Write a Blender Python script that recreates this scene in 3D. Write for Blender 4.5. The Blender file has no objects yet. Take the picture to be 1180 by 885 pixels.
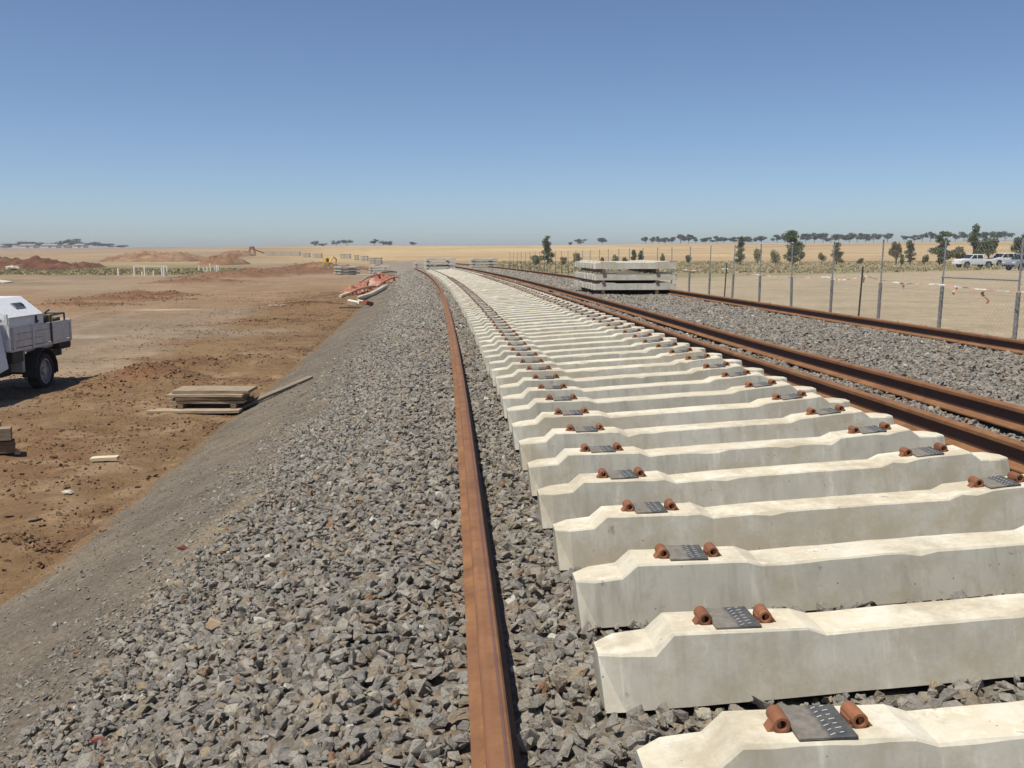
import bpy, bmesh, math, random
import numpy as np
from mathutils import Vector, Matrix

random.seed(7)
rng = np.random.default_rng(11)
SC = bpy.context.scene
COL = SC.collection
R = math.radians

# ------------------------------------------------------------------ camera, world, sun, exposure
CAM_Z = 1.176
PITCH = 7.995
cam = bpy.data.cameras.new('camera')
cam.sensor_width = 36.0
cam.lens = 36.0 * 1100 / 1180
cam.clip_start = 0.05
cam.clip_end = 20000
camo = bpy.data.objects.new('camera', cam)
camo.location = (0, 0, CAM_Z)
camo.rotation_euler = (R(90 - PITCH), 0, 0)
COL.objects.link(camo)
SC.camera = camo

KX, KY = 0.33, -0.29                     # horizontal shift of a shadow per metre of height
SUN = Vector((-KX, KY, 1.0)).normalized()   # towards the sun
EL = math.asin(SUN.z)
AZ = math.atan2(SUN.x, SUN.y)
world = bpy.data.worlds.new('World')
SC.world = world
world.use_nodes = True
wn = world.node_tree
wn.nodes.clear()
sky = wn.nodes.new('ShaderNodeTexSky')
sky.sky_type = 'NISHITA'
sky.sun_disc = False
sky.sun_elevation = EL
sky.sun_rotation = AZ
sky.altitude = 0
sky.air_density = 0.65
sky.dust_density = 0.55
sky.ozone_density = 4.0
bg = wn.nodes.new('ShaderNodeBackground')
bg.inputs['Strength'].default_value = 0.09
wo = wn.nodes.new('ShaderNodeOutputWorld')
wn.links.new(sky.outputs['Color'], bg.inputs['Color'])
wn.links.new(bg.outputs['Background'], wo.inputs['Surface'])
sl = bpy.data.lights.new('sun', 'SUN')
sl.energy = 4.2
sl.angle = R(0.5)
sl.color = (1.0, 0.945, 0.835)
so = bpy.data.objects.new('sun', sl)
so.rotation_euler = SUN.to_track_quat('Z', 'Y').to_euler()
so.location = (-20, 10, 60)
COL.objects.link(so)
SC.view_settings.view_transform = 'Standard'
SC.view_settings.look = 'None'
SC.view_settings.exposure = 0.34
SC.view_settings.gamma = 1.0
SC.cycles.max_bounces = 5
SC.cycles.diffuse_bounces = 3

# ------------------------------------------------------------------ noise
def _hash(ix, iy, seed):
    h = (ix.astype(np.int64) * 374761393 + iy.astype(np.int64) * 668265263 + seed * 982451653) & 0xffffffff
    h = ((h ^ (h >> 13)) * 1274126177) & 0xffffffff
    return ((h ^ (h >> 16)) & 0xffff) / 65535.0
def vnoise(x, y, seed=0):
    x = np.asarray(x, float); y = np.asarray(y, float)
    ix = np.floor(x); iy = np.floor(y)
    fx = x - ix; fy = y - iy
    fx = fx * fx * (3 - 2 * fx); fy = fy * fy * (3 - 2 * fy)
    a = _hash(ix, iy, seed); b = _hash(ix + 1, iy, seed)
    c = _hash(ix, iy + 1, seed); d = _hash(ix + 1, iy + 1, seed)
    return (a * (1 - fx) + b * fx) * (1 - fy) + (c * (1 - fx) + d * fx) * fy
def fbm(x, y, oct=4, seed=0):
    s = 0; a = 0.5
    for o in range(oct):
        s = s + a * vnoise(x, y, seed + o * 17); x = np.asarray(x) * 2.03; y = np.asarray(y) * 2.03; a *= .5
    return s / (1 - .5 ** oct)
def sst(a, b, x):
    t = np.clip((np.asarray(x, float) - a) / (b - a), 0, 1)
    return t * t * (3 - 2 * t)

# ------------------------------------------------------------------ the lie of the land
CANT = 0.06
def ax_x(Y):
    Y = np.asarray(Y, float)
    Yc = np.clip(Y, -5, 130)
    return .917 - .062 * Yc - .000425 * Yc ** 2 - (.062 + .00085 * 130) * np.maximum(Y - 130, 0)
def ax_m(Y):
    return -.062 - .00085 * np.clip(np.asarray(Y, float), -5, 130)
def off_of(X, Y):
    m = ax_m(Y)
    return (X - ax_x(Y)) / np.sqrt(1 + m * m)
def zrow(Y):
    return -.0053 * np.minimum(np.asarray(Y, float), 130)
def z_left(X, Y):
    return -1.72 + 0 * np.asarray(X, float) * np.asarray(Y, float)
def z_right(Y):
    return -.42 - .006 * np.clip(np.asarray(Y, float), 0, 110)
def hillz(X):
    return np.interp(X, [-900, -330, -100, 0, 200, 330, 900], [1.9, 2.0, 3.5, 3.9, 5.6, 6.3, 7.0])
def base_land(X, Y):
    o = off_of(X, Y)
    near = np.where(o < 2, z_left(X, Y), z_right(Y))
    w = sst(230, 590, Y)
    hz = hillz(X * 600 / np.maximum(Y, 300))
    return near * (1 - w) + hz * w
def formation(X, Y):
    """height of the railway formation at this place (only meaningful inside its edges)"""
    o = off_of(X, Y)
    top = np.interp(o, [-2.4, -1.3, 3.2, 7.1, 7.4], [-.74, -.30, -.03, -.03, -.06]) + zrow(Y)
    zl = base_land(X * 0 + ax_x(Y) - 6, Y); zr = base_land(X * 0 + ax_x(Y) + 10, Y)
    l = np.clip((o + 4.7) / 2.3, 0, 1); r = np.clip((8.7 - o) / 1.3, 0, 1)
    eT = -.74 + zrow(Y)
    z = np.where(o < -2.4, zl - .03 + (eT - zl + .03) * l, top)
    z = np.where(o > 7.4, zr - .03 + (-.06 + zrow(Y) - zr + .03) * r, z)
    return z
LUMPS = []   # (x, y, rx, ry, angle, height)
def lumps(X, Y):
    z = 0 * np.asarray(X, float)
    for (cx, cy, rx, ry, a, h, sd) in LUMPS:
        dx = X - cx; dy = Y - cy; ca, sa = math.cos(a), math.sin(a)
        if np.size(dx) == 1 and float(dx) ** 2 + float(dy) ** 2 > 9 * max(rx, ry) ** 2: continue
        u = (dx * ca + dy * sa) / rx; v = (-dx * sa + dy * ca) / ry
        g = np.exp(-(u * u + v * v) * 1.6)
        z = z + g * h * (.35 + 1.3 * fbm(X * 1.7, Y * 1.7, 4, sd))
    return z
def ground(X, Y, rough=True):
    X = np.asarray(X, float); Y = np.asarray(Y, float)
    o = off_of(X, Y)
    z = base_land(X, Y)
    if rough:
        side = sst(-4.7, -5.4, o)
        amp = side * np.clip(60 / np.maximum(Y, 1), 0, 1)
        z = z + amp * ((fbm(X * .35, Y * .35, 3, 3) - .5) * .14 + (fbm(X * 2.2, Y * 2.2, 4, 5) - .5) * .16 * sst(-13, -6, o))
        z = z + side * lumps(X, Y)
        far = sst(120, 300, Y)
        z = z + far * (fbm(X * .01, Y * .01, 3, 9) - .5) * .9
    inside = (o > -4.7) & (o < 8.7) & (Y < 190)
    return np.where(inside, np.maximum(formation(X, Y), z - 3), z)
c8, s8 = math.cos(R(PITCH)), math.sin(R(PITCH))
def at(px, py, h=0.0):
    """ground point seen at a place of the photograph (1180 wide)"""
    x = (px - 590) / 1100; u = (442.5 - py) / 1100
    dx, dy, dz = x, c8 + u * s8, -s8 + u * c8
    lo = 0.5; Y = lo
    while Y < 900:
        if CAM_Z + dz / dy * Y <= float(ground(dx / dy * Y, Y)) + h: break
        Y *= 1.01
    a, b = Y / 1.01, Y
    for _ in range(30):
        m = (a + b) / 2
        if CAM_Z + dz / dy * m <= float(ground(dx / dy * m, m)) + h: b = m
        else: a = m
    return Vector((dx / dy * b, b, float(ground(dx / dy * b, b))))
def atY(px, Y):
    X = (px - 590) / 1100 * (Y * c8 + (CAM_Z) * s8) 
    return Vector((X, Y, float(ground(X, Y))))
def on_track(Y, off, h):
    """a point beside the track: off metres right of the first rail seat line, h above the seat plane"""
    m = float(ax_m(Y)); L = math.sqrt(1 + m * m)
    return Vector((float(ax_x(Y)) + off / L, Y - off * m / L, float(zrow(Y)) + CANT * off + h))
def head_of(Y):
    return -math.atan(float(ax_m(Y)))    # rotation about z that turns +Y onto the track direction

# ------------------------------------------------------------------ materials
def newmat(name):
    m = bpy.data.materials.new(name); m.use_nodes = True
    nt = m.node_tree; b = nt.nodes['Principled BSDF']
    return m, nt, b
def lin(c):
    return tuple((x / 12.92 if x <= .04045 else ((x + .055) / 1.055) ** 2.4) for x in c)
def ramp(nt, stops, fac, interp='LINEAR'):
    r = nt.nodes.new('ShaderNodeValToRGB'); cr = r.color_ramp; cr.interpolation = interp
    while len(cr.elements) < len(stops): cr.elements.new(.5)
    for e, (p, c) in zip(cr.elements, stops):
        e.position = p; e.color = (*c, 1)
    nt.links.new(fac, r.inputs['Fac'])
    return r.outputs['Color']
def mix(nt, kind, fac, a, b):
    n = nt.nodes.new('ShaderNodeMix'); n.data_type = 'RGBA'; n.blend_type = kind
    for sock, v in ((n.inputs[0], fac), (n.inputs[6], a), (n.inputs[7], b)):
        if isinstance(v, (int, float)): sock.default_value = v
        elif isinstance(v, tuple): sock.default_value = (*v, 1)
        else: nt.links.new(v, sock)
    return n.outputs[2]
def math_(nt, op, a, b=0.0, clamp=False):
    n = nt.nodes.new('ShaderNodeMath'); n.operation = op; n.use_clamp = clamp
    for sock, v in ((n.inputs[0], a), (n.inputs[1], b)):
        if isinstance(v, (int, float)): sock.default_value = v
        else: nt.links.new(v, sock)
    return n.outputs[0]
def coords(nt, kind='obj', stretch=(1, 1, 1), shift=True):
    if kind == 'pos':
        v = nt.nodes.new('ShaderNodeNewGeometry').outputs['Position']
    else:
        v = nt.nodes.new('ShaderNodeTexCoord').outputs['Object']
        if shift:
            oi = nt.nodes.new('ShaderNodeObjectInfo')
            ad = nt.nodes.new('ShaderNodeVectorMath'); ad.operation = 'ADD'
            ml = nt.nodes.new('ShaderNodeVectorMath'); ml.operation = 'SCALE'
            ml.inputs[0].default_value = (37, 53, 71); nt.links.new(oi.outputs['Random'], ml.inputs['Scale'])
            nt.links.new(v, ad.inputs[0]); nt.links.new(ml.outputs[0], ad.inputs[1]); v = ad.outputs[0]
    mp = nt.nodes.new('ShaderNodeMapping'); mp.inputs['Scale'].default_value = stretch
    nt.links.new(v, mp.inputs['Vector'])
    return mp.outputs['Vector']
def noise(nt, vec, scale, detail=4, rough=.55):
    n = nt.nodes.new('ShaderNodeTexNoise'); n.inputs['Scale'].default_value = scale
    n.inputs['Detail'].default_value = detail; n.inputs['Roughness'].default_value = rough
    nt.links.new(vec, n.inputs['Vector'])
    return n.outputs['Fac']
def bump(nt, b, h, strength=.4, dist=.01):
    n = nt.nodes.new('ShaderNodeBump'); n.inputs['Strength'].default_value = strength
    n.inputs['Distance'].default_value = dist
    nt.links.new(h, n.inputs['Height']); nt.links.new(n.outputs['Normal'], b.inputs['Normal'])
def nmat(name, c1, c2, scale=8, c3=None, kind='obj', stretch=(1, 1, 1), rough=.85, bmp=.3, bdist=.005, bscale=None,
         metal=0.0, spec=.3, lo=.35, hi=.65, rnd=0.0):
    m, nt, b = newmat(name)
    v = coords(nt, kind, stretch)
    f = noise(nt, v, scale, 6)
    col = ramp(nt, [(lo, c1), (hi, c2)], f)
    if c3:
        f2 = noise(nt, v, scale * .37, 5, .7)
        col = mix(nt, 'MIX', ramp(nt, [(.52, (0, 0, 0)), (.66, (1, 1, 1))], f2), col, c3)
    if rnd:
        oi = nt.nodes.new('ShaderNodeObjectInfo')
        k = math_(nt, 'MULTIPLY_ADD', oi.outputs['Random'], rnd)
        nt.nodes[-1].inputs[2].default_value = 1 - rnd / 2
        col = mix(nt, 'MULTIPLY', 1.0, col, k)
    nt.links.new(col, b.inputs['Base Color'])
    b.inputs['Roughness'].default_value = rough; b.inputs['Metallic'].default_value = metal
    b.inputs['Specular IOR Level'].default_value = spec
    if bmp:
        bump(nt, b, noise(nt, v, bscale or scale * 4, 5, .6), bmp, bdist)
    return m
def plain(name, c, rough=.5, metal=0.0, spec=.5):
    return nmat(name, tuple(x * .88 for x in c), c, 14, rough=rough, metal=metal, spec=spec, bmp=.04, bdist=.002, lo=.3, hi=.6)

def concrete(name, light, dark, stain, top):
    m, nt, b = newmat(name)
    v = coords(nt, 'obj'); vs = coords(nt, 'obj', (1, 1, .10))
    col = ramp(nt, [(.32, dark), (.68, light)], noise(nt, v, 2.4, 8, .68))
    streak = noise(nt, vs, 13, 6, .65)
    col = mix(nt, 'MIX', ramp(nt, [(.52, (0, 0, 0)), (.72, (.8,) * 3)], streak), col, tuple(x * .74 for x in dark))
    col = mix(nt, 'MIX', ramp(nt, [(.30, (.75,) * 3), (.42, (0, 0, 0))], streak), col, tuple(min(.72, x * 1.22) for x in light))
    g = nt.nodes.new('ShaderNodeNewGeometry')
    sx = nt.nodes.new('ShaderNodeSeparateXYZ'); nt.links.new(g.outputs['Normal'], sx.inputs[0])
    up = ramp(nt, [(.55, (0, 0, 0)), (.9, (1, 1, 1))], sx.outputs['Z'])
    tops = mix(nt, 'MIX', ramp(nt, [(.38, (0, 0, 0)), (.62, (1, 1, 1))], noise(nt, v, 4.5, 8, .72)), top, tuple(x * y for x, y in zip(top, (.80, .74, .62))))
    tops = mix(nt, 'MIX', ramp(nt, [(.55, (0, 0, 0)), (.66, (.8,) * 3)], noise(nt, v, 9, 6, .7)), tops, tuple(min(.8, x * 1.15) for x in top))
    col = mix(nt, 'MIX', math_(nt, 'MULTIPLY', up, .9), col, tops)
    oi = nt.nodes.new('ShaderNodeObjectInfo')
    thr = math_(nt, 'MULTIPLY_ADD', oi.outputs['Random'], .16); nt.nodes[-1].inputs[2].default_value = -.10
    st = ramp(nt, [(.46, (0, 0, 0)), (.62, (.85,) * 3)], math_(nt, 'ADD', noise(nt, v, 3.1, 8, .75), thr))
    col = mix(nt, 'MIX', st, col, stain)
    vo = nt.nodes.new('ShaderNodeTexVoronoi'); vo.inputs['Scale'].default_value = 26; nt.links.new(v, vo.inputs['Vector'])
    hole = ramp(nt, [(.07, (1, 1, 1)), (.11, (0, 0, 0))], vo.outputs['Distance'])
    sc_ = nt.nodes.new('ShaderNodeSeparateColor'); nt.links.new(vo.outputs['Color'], sc_.inputs[0])
    some = ramp(nt, [(.80, (0, 0, 0)), (.84, (.75,) * 3)], sc_.outputs[0])
    hole = math_(nt, 'MULTIPLY', hole, some)
    col = mix(nt, 'MIX', hole, col, tuple(x * .3 for x in dark))
    smudge = ramp(nt, [(.66, (0, 0, 0)), (.72, (.6,) * 3)], noise(nt, v, 9, 6, .66))
    col = mix(nt, 'MIX', smudge, col, (.17, .15, .125))
    k = ramp(nt, [(0, (.86, .85, .82)), (.5, (.98, .975, .96)), (1, (1.07, 1.06, 1.04))], oi.outputs['Random'])
    col = mix(nt, 'MULTIPLY', 1.0, col, k)
    nt.links.new(col, b.inputs['Base Color'])
    b.inputs['Roughness'].default_value = .92; b.inputs['Specular IOR Level'].default_value = .2
    hh = math_(nt, 'SUBTRACT', math_(nt, 'MULTIPLY', noise(nt, v, 45, 6, .7), .6), math_(nt, 'MULTIPLY', hole, .8))
    bump(nt, b, hh, .28, .004)
    return m
M = {}
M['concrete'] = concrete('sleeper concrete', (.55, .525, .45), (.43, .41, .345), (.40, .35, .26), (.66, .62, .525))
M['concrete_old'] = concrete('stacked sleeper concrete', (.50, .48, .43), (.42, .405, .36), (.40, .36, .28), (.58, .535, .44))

def rust(name, a, b_, c, stripe=False):
    m, nt, b = newmat(name)
    v = coords(nt, 'pos'); vs = coords(nt, 'pos', (14, .6, 14))
    col = ramp(nt, [(.3, a), (.7, b_)], noise(nt, v, 4.5, 9, .72))
    col = mix(nt, 'MIX', ramp(nt, [(.42, (0, 0, 0)), (.66, (.85,) * 3)], noise(nt, vs, 1.2, 7, .68)), col, c)
    col = mix(nt, 'MIX', ramp(nt, [(.60, (0, 0, 0)), (.75, (.6,) * 3)], noise(nt, v, 31, 4, .7)), col, tuple(x * .45 for x in a))
    nt.links.new(col, b.inputs['Base Color'])
    b.inputs['Roughness'].default_value = .72; b.inputs['Specular IOR Level'].default_value = .35
    bump(nt, b, noise(nt, v, 120, 5, .65), .4, .002)
    return m
M['rust'] = rust('rail rust', (.13, .056, .026), (.29, .145, .062), (.185, .085, .042))
M['rust_web_shade'] = rust('rail web scale and shade', (.06, .032, .024), (.10, .05, .034), (.075, .04, .03))  # web scale darkened further, painting in the shade under the rail head
M['rust_dark'] = rust('rail mill scale', (.10, .055, .05), (.17, .085, .065), (.12, .06, .06))
M['rust_clip'] = rust('cast shoulder rust', (.13, .048, .024), (.33, .14, .066), (.20, .085, .045))

# --- stones
def stone_mat():
    m, nt, b = newmat('crushed stone')
    oi = nt.nodes.new('ShaderNodeObjectInfo')
    g = lambda x, t=1.0: (x * 1.055, x * .985, x * .865 * t)
    stops = [(0, g(.20)), (.12, g(.27)), (.25, g(.235, 1.05)), (.38, (.30, .262, .215)), (.5, g(.31)), (.62, g(.255, 1.04)), (.72, (.33, .30, .26)),
             (.8, (.26, .215, .165)), (.89, (.34, .27, .19)), (.935, (.28, .165, .10)), (.945, g(.34)), (.978, (.40, .37, .30)), (.992, (.54, .52, .46))]
    col = ramp(nt, stops, oi.outputs['Random'], 'CONSTANT')
    v = coords(nt, 'obj')
    col = mix(nt, 'MULTIPLY', 1.0, col, ramp(nt, [(.3, (.60, .60, .60)), (.5, (1.0, .99, .97)), (.7, (1.30, 1.27, 1.2))], noise(nt, v, 2.6, 8, .78)))
    nt.links.new(col, b.inputs['Base Color'])
    b.inputs['Roughness'].default_value = .85; b.inputs['Specular IOR Level'].default_value = .28
    bump(nt, b, noise(nt, v, 3.6, 7, .66), .55, .09)
    return m
M['stone'] = stone_mat()
M['clod'] = nmat('soil clod', (.15, .085, .045), (.24, .155, .088), 2.0, (.22, .16, .105), rough=.95, bmp=.5, bdist=.1, rnd=.6)

def ground_mat(name, fine, strength, bdist, spots):
    """colour comes from the sheet's own colour attribute, broken up by grain of the real soil"""
    m, nt, b = newmat(name)
    a = nt.nodes.new('ShaderNodeVertexColor'); a.layer_name = 'Col'
    v = coords(nt, 'pos')
    col = mix(nt, 'MULTIPLY', 1.0, a.outputs['Color'], ramp(nt, [(.25, (.70, .68, .66)), (.5, (1, 1, 1)), (.78, (1.28, 1.27, 1.24))], noise(nt, v, fine, 9, .68)))
    col = mix(nt, 'MULTIPLY', 1.0, col, ramp(nt, [(.3, (.86, .84, .82)), (.7, (1.12, 1.12, 1.12))], noise(nt, v, fine * .13, 6, .6)))
    col = mix(nt, 'MULTIPLY', 1.0, col, ramp(nt, [(.30, (.74, .71, .68)), (.5, (1, 1, 1)), (.74, (1.2, 1.2, 1.18))], noise(nt, v, fine * 6.5, 8, .75)))
    if spots:
        vo = nt.nodes.new('ShaderNodeTexVoronoi'); vo.inputs['Scale'].default_value = spots; nt.links.new(v, vo.inputs['Vector'])
        sep = nt.nodes.new('ShaderNodeSeparateColor'); nt.links.new(vo.outputs['Color'], sep.inputs[0])
        col = mix(nt, 'MULTIPLY', 1.0, col, ramp(nt, [(0, (.66, .65, .63)), (.5, (.96, .96, .96)), (.95, (1.12, 1.12, 1.12)), (1, (1.5, 1.5, 1.47))], sep.outputs[0]))
    nt.links.new(col, b.inputs['Base Color'])
    b.inputs['Roughness'].default_value = .95; b.inputs['Specular IOR Level'].default_value = .15
    bump(nt, b, noise(nt, v, fine * 2.2, 8, .7), strength, bdist)
    return m
M['soil'] = ground_mat('soil', 3.0, .8, .06, 0)
M['bed'] = ground_mat('ballast bed', 22.0, .55, .012, 62)
M['timber'] = nmat('weathered timber', (.24, .18, .12), (.38, .30, .21), 5, (.19, .145, .10), stretch=(1, 9, 9), rough=.9, bmp=.5, bdist=.004, rnd=.35)
M['timber_dark'] = nmat('dark timber', (.13, .085, .05), (.21, .145, .09), 5, (.10, .07, .045), stretch=(1, 9, 9), rough=.9, bmp=.5, bdist=.004, rnd=.35)
M['timber_grey'] = nmat('grey timber', (.16, .13, .098), (.25, .21, .16), 5, stretch=(1, 9, 9), rough=.9, bmp=.5, bdist=.004)
M['pale_wood'] = nmat('pale wood', (.50, .40, .27), (.64, .54, .39), 6, stretch=(1, 7, 7), rough=.85, bmp=.4, bdist=.003)
M['white'] = plain('white vehicle paint', (.74, .75, .76), .35)
M['silver'] = plain('silver vehicle paint', (.36, .38, .41), .3, .4)
M['alloy'] = nmat('aluminium tray', (.50, .485, .46), (.62, .605, .575), 6, (.46, .435, .39), rough=.5, metal=.2, bmp=.08, bdist=.002)
M['glass'] = plain('vehicle glass', (.02, .023, .027), .08, 0, .7)
M['tyre'] = nmat('tyre rubber', (.018, .017, .016), (.035, .031, .027), 14, rough=.9, bmp=.3, bdist=.004)
M['rim'] = plain('steel wheel', (.36, .36, .37), .45, .5)
M['black'] = plain('black plastic', (.022, .022, .023), .6)
M['grime'] = nmat('underbody grime', (.03, .026, .022), (.06, .05, .04), 9, rough=.9)
M['lamp_red'] = plain('red lamp lens', (.35, .02, .015), .25)
M['lamp_clear'] = plain('clear lamp lens', (.7, .71, .72), .15)
M['galv'] = nmat('galvanised steel', (.27, .28, .28), (.38, .385, .38), 9, rough=.55, metal=.55, bmp=.05, bdist=.002)
M['galv_dark'] = nmat('weathered post sleeve', (.13, .132, .13), (.25, .25, .245), 30, rough=.75, bmp=.1, bdist=.002)
M['wire'] = plain('galvanised wire', (.38, .38, .37), .5, .5)
M['picket'] = nmat('black picket paint', (.05, .046, .042), (.09, .08, .07), 9, rough=.7)
M['tape_o'] = plain('orange tape', (.62, .29, .23), .6)
M['tape_w'] = plain('white tape', (.78, .75, .72), .6)
M['orange_mesh'] = nmat('orange barrier plastic', (.20, .06, .034), (.34, .125, .075), 4, (.46, .30, .20), rough=.7, bmp=.4, bdist=.02)
M['pink'] = plain('faded pink plastic', (.46, .25, .18), .6)
M['cream'] = plain('cream plastic', (.74, .66, .52), .6)
M['yellow'] = nmat('machine yellow', (.58, .32, .03), (.70, .42, .05), 6, rough=.5, bmp=.05)
M['post_white'] = plain('white post', (.80, .77, .69), .6)
M['shed'] = plain('pale shed cladding', (.80, .78, .74), .6)
M['roof'] = plain('shed roof', (.28, .27, .26), .6)
M['red_steel'] = nmat('red oxide steel', (.20, .065, .05), (.28, .10, .075), 5, rough=.8)
M['bark'] = nmat('bark', (.10, .075, .055), (.17, .135, .105), 6, stretch=(1, 1, .2), rough=.95, bmp=.6, bdist=.02)
M['red_mound'] = nmat('red spoil', (.085, .034, .02), (.14, .062, .036), .45, (.18, .105, .06), kind='pos', rough=.95, bmp=.7, bdist=.15, bscale=2)
M['tan_mound'] = nmat('tan spoil', (.20, .115, .06), (.29, .185, .105), .3, (.13, .062, .036), kind='pos', rough=.95, bmp=.7, bdist=.15, bscale=2)
M['brown_mound'] = nmat('brown spoil', (.16, .082, .042), (.24, .135, .07), .4, (.19, .165, .075), kind='pos', rough=.95, bmp=.7, bdist=.15, bscale=2)
def leafmat(name, a, b_, c):
    m, nt, b = newmat(name)
    g = nt.nodes.new('ShaderNodeNewGeometry')
    v = coords(nt, 'pos')
    f = math_(nt, 'ADD', math_(nt, 'MULTIPLY', g.outputs['Random Per Island'], .55), math_(nt, 'MULTIPLY', noise(nt, v, .9, 3), .45))
    nt.links.new(ramp(nt, [(.25, a), (.55, b_), (.8, c)], f), b.inputs['Base Color'])
    b.inputs['Roughness'].default_value = .75; b.inputs['Specular IOR Level'].default_value = .2
    return m
M['leaf'] = leafmat('gum leaves', (.075, .10, .048), (.12, .145, .070), (.185, .20, .10))
M['leaf_brown'] = leafmat('dry gum leaves', (.12, .11, .05), (.18, .16, .075), (.25, .215, .11))
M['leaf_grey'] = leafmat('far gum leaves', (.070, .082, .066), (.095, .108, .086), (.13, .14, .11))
M['leaf_bright'] = leafmat('shrub leaves', (.13, .145, .06), (.19, .20, .085), (.26, .26, .12))

# ------------------------------------------------------------------ builders
class MB:
    def __init__(s): s.v = []; s.f = []
    def add(s, vs, fs):
        o = len(s.v); s.v += [tuple(v) for v in vs]; s.f += [tuple(i + o for i in f) for f in fs]; return s
    def box(s, c, d, rot=None, taper=1.0):
        x, y, z = d[0] / 2, d[1] / 2, d[2] / 2; t = taper
        vs = [(-x, -y, -z), (x, -y, -z), (x, y, -z), (-x, y, -z), (-x * t, -y * t, z), (x * t, -y * t, z), (x * t, y * t, z), (-x * t, y * t, z)]
        M3 = rot if rot is not None else Matrix.Identity(3)
        vs = [M3 @ Vector(v) + Vector(c) for v in vs]
        return s.add(vs, [(0, 3, 2, 1), (4, 5, 6, 7), (0, 1, 5, 4), (1, 2, 6, 5), (2, 3, 7, 6), (3, 0, 4, 7)])
    def tube(s, pts, r, n=8, cap=True):
        pts = [Vector(p) for p in pts]; rr = r if isinstance(r, (list, tuple)) else [r] * len(pts)
        rings = []
        for i, p in enumerate(pts):
            d = (pts[min(i + 1, len(pts) - 1)] - pts[max(i - 1, 0)]).normalized()
            a = d.cross(Vector((0, 0, 1)))
            if a.length < 1e-3: a = Vector((1, 0, 0))
            a.normalize(); b = d.cross(a)
            rings.append([p + (a * math.cos(2 * math.pi * k / n) + b * math.sin(2 * math.pi * k / n)) * rr[i] for k in range(n)])
        vs = [q for g in rings for q in g]; fs = []
        for i in range(len(pts) - 1):
            for k in range(n):
                fs.append((i * n + k, i * n + (k + 1) % n, (i + 1) * n + (k + 1) % n, (i + 1) * n + k))
        if cap: fs += [tuple(range(n - 1, -1, -1)), tuple((len(pts) - 1) * n + k for k in range(n))]
        return s.add(vs, fs)
    def ring(s, p0, p1, ro, ri, n=14):
        """hollow cylinder"""
        p0 = Vector(p0); p1 = Vector(p1); d = (p1 - p0).normalized()
        a = d.cross(Vector((0, 0, 1))); a = a.normalized() if a.length > 1e-3 else Vector((1, 0, 0)); b = d.cross(a)
        vs = []
        for (p, r) in ((p0, ro), (p1, ro), (p1, ri), (p0, ri)):
            vs += [p + (a * math.cos(2 * math.pi * k / n) + b * math.sin(2 * math.pi * k / n)) * r for k in range(n)]
        fs = []
        for q in range(4):
            for k in range(n):
                fs.append((q * n + k, q * n + (k + 1) % n, ((q + 1) % 4) * n + (k + 1) % n, ((q + 1) % 4) * n + k))
        return s.add(vs, fs)
    def prism(s, prof, y0, y1, scale1=1.0):
        """polygon in x,z carried from y0 to y1"""
        n = len(prof); vs = [(x, y0, z) for x, z in prof] + [(x * scale1, y1, z) for x, z in prof]
        fs = [tuple(range(n)), tuple(range(2 * n - 1, n - 1, -1))] + [(i, i + n, (i + 1) % n + n, (i + 1) % n) for i in range(n)]
        return s.add(vs, fs)
    def loft(s, secs, cap=True):
        n = len(secs[0]); vs = [p for g in secs for p in g]; fs = []
        for i in range(len(secs) - 1):
            for k in range(n):
                fs.append((i * n + k, i * n + (k + 1) % n, (i + 1) * n + (k + 1) % n, (i + 1) * n + k))
        if cap: fs += [tuple(range(n - 1, -1, -1)), tuple((len(secs) - 1) * n + k for k in range(n))]
        return s.add(vs, fs)
    def mesh(s, name, mat, bevel=0, seg=1, smooth=False):
        me = bpy.data.meshes.new(name); me.from_pydata(s.v, [], s.f)
        bm = bmesh.new(); bm.from_mesh(me)
        bmesh.ops.recalc_face_normals(bm, faces=bm.faces)
        if bevel:
            ed = [e for e in bm.edges if len(e.link_faces) == 2 and e.calc_face_angle(0) > R(12)]
            bmesh.ops.bevel(bm, geom=ed, offset=bevel, segments=seg, affect='EDGES', profile=.6, clamp_overlap=True)
        bm.to_mesh(me); bm.free()
        if smooth: me.polygons.foreach_set('use_smooth', [True] * len(me.polygons))
        me.materials.append(mat); me.update()
        return me
    def build(s, name, mat, parent=None, **k):
        return link(name, s.mesh(name, mat, **k), parent)
def link(name, me, parent=None):
    o = bpy.data.objects.new(name, me); COL.objects.link(o)
    if parent is not None: o.parent = parent
    return o
def tag(o, label=None, cat=None, group=None, kind=None):
    if label: o['label'] = label
    if cat: o['category'] = cat
    if group: o['group'] = group
    if kind: o['kind'] = kind
    return o
def thing(name, label, cat, loc=(0, 0, 0), rz=0.0, group=None):
    o = bpy.data.objects.new(name, None); o.empty_display_size = .2; COL.objects.link(o)
    o.location = loc; o.rotation_euler = (0, 0, rz)
    return tag(o, label, cat, group)
KIDS = {}
def kids(o):
    return list(o.children)
def copy_tree(o, parent=None):
    c = o.copy(); COL.objects.link(c)
    if parent is not None: c.parent = parent
    for ch in kids(o): copy_tree(ch, c)
    return c
def np_mesh(name, V, F, mat, smooth=False):
    me = bpy.data.meshes.new(name)
    V = np.asarray(V, np.float32); F = np.asarray(F, np.int32); n, k = F.shape
    me.vertices.add(len(V)); me.vertices.foreach_set('co', V.ravel())
    me.loops.add(n * k); me.loops.foreach_set('vertex_index', F.ravel())
    me.polygons.add(n); me.polygons.foreach_set('loop_start', np.arange(n, dtype=np.int32) * k)
    me.polygons.foreach_set('loop_total', np.full(n, k, np.int32))
    if smooth: me.polygons.foreach_set('use_smooth', np.ones(n, bool))
    me.update(calc_edges=True); me.validate()
    me.materials.append(mat)
    return me
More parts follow.
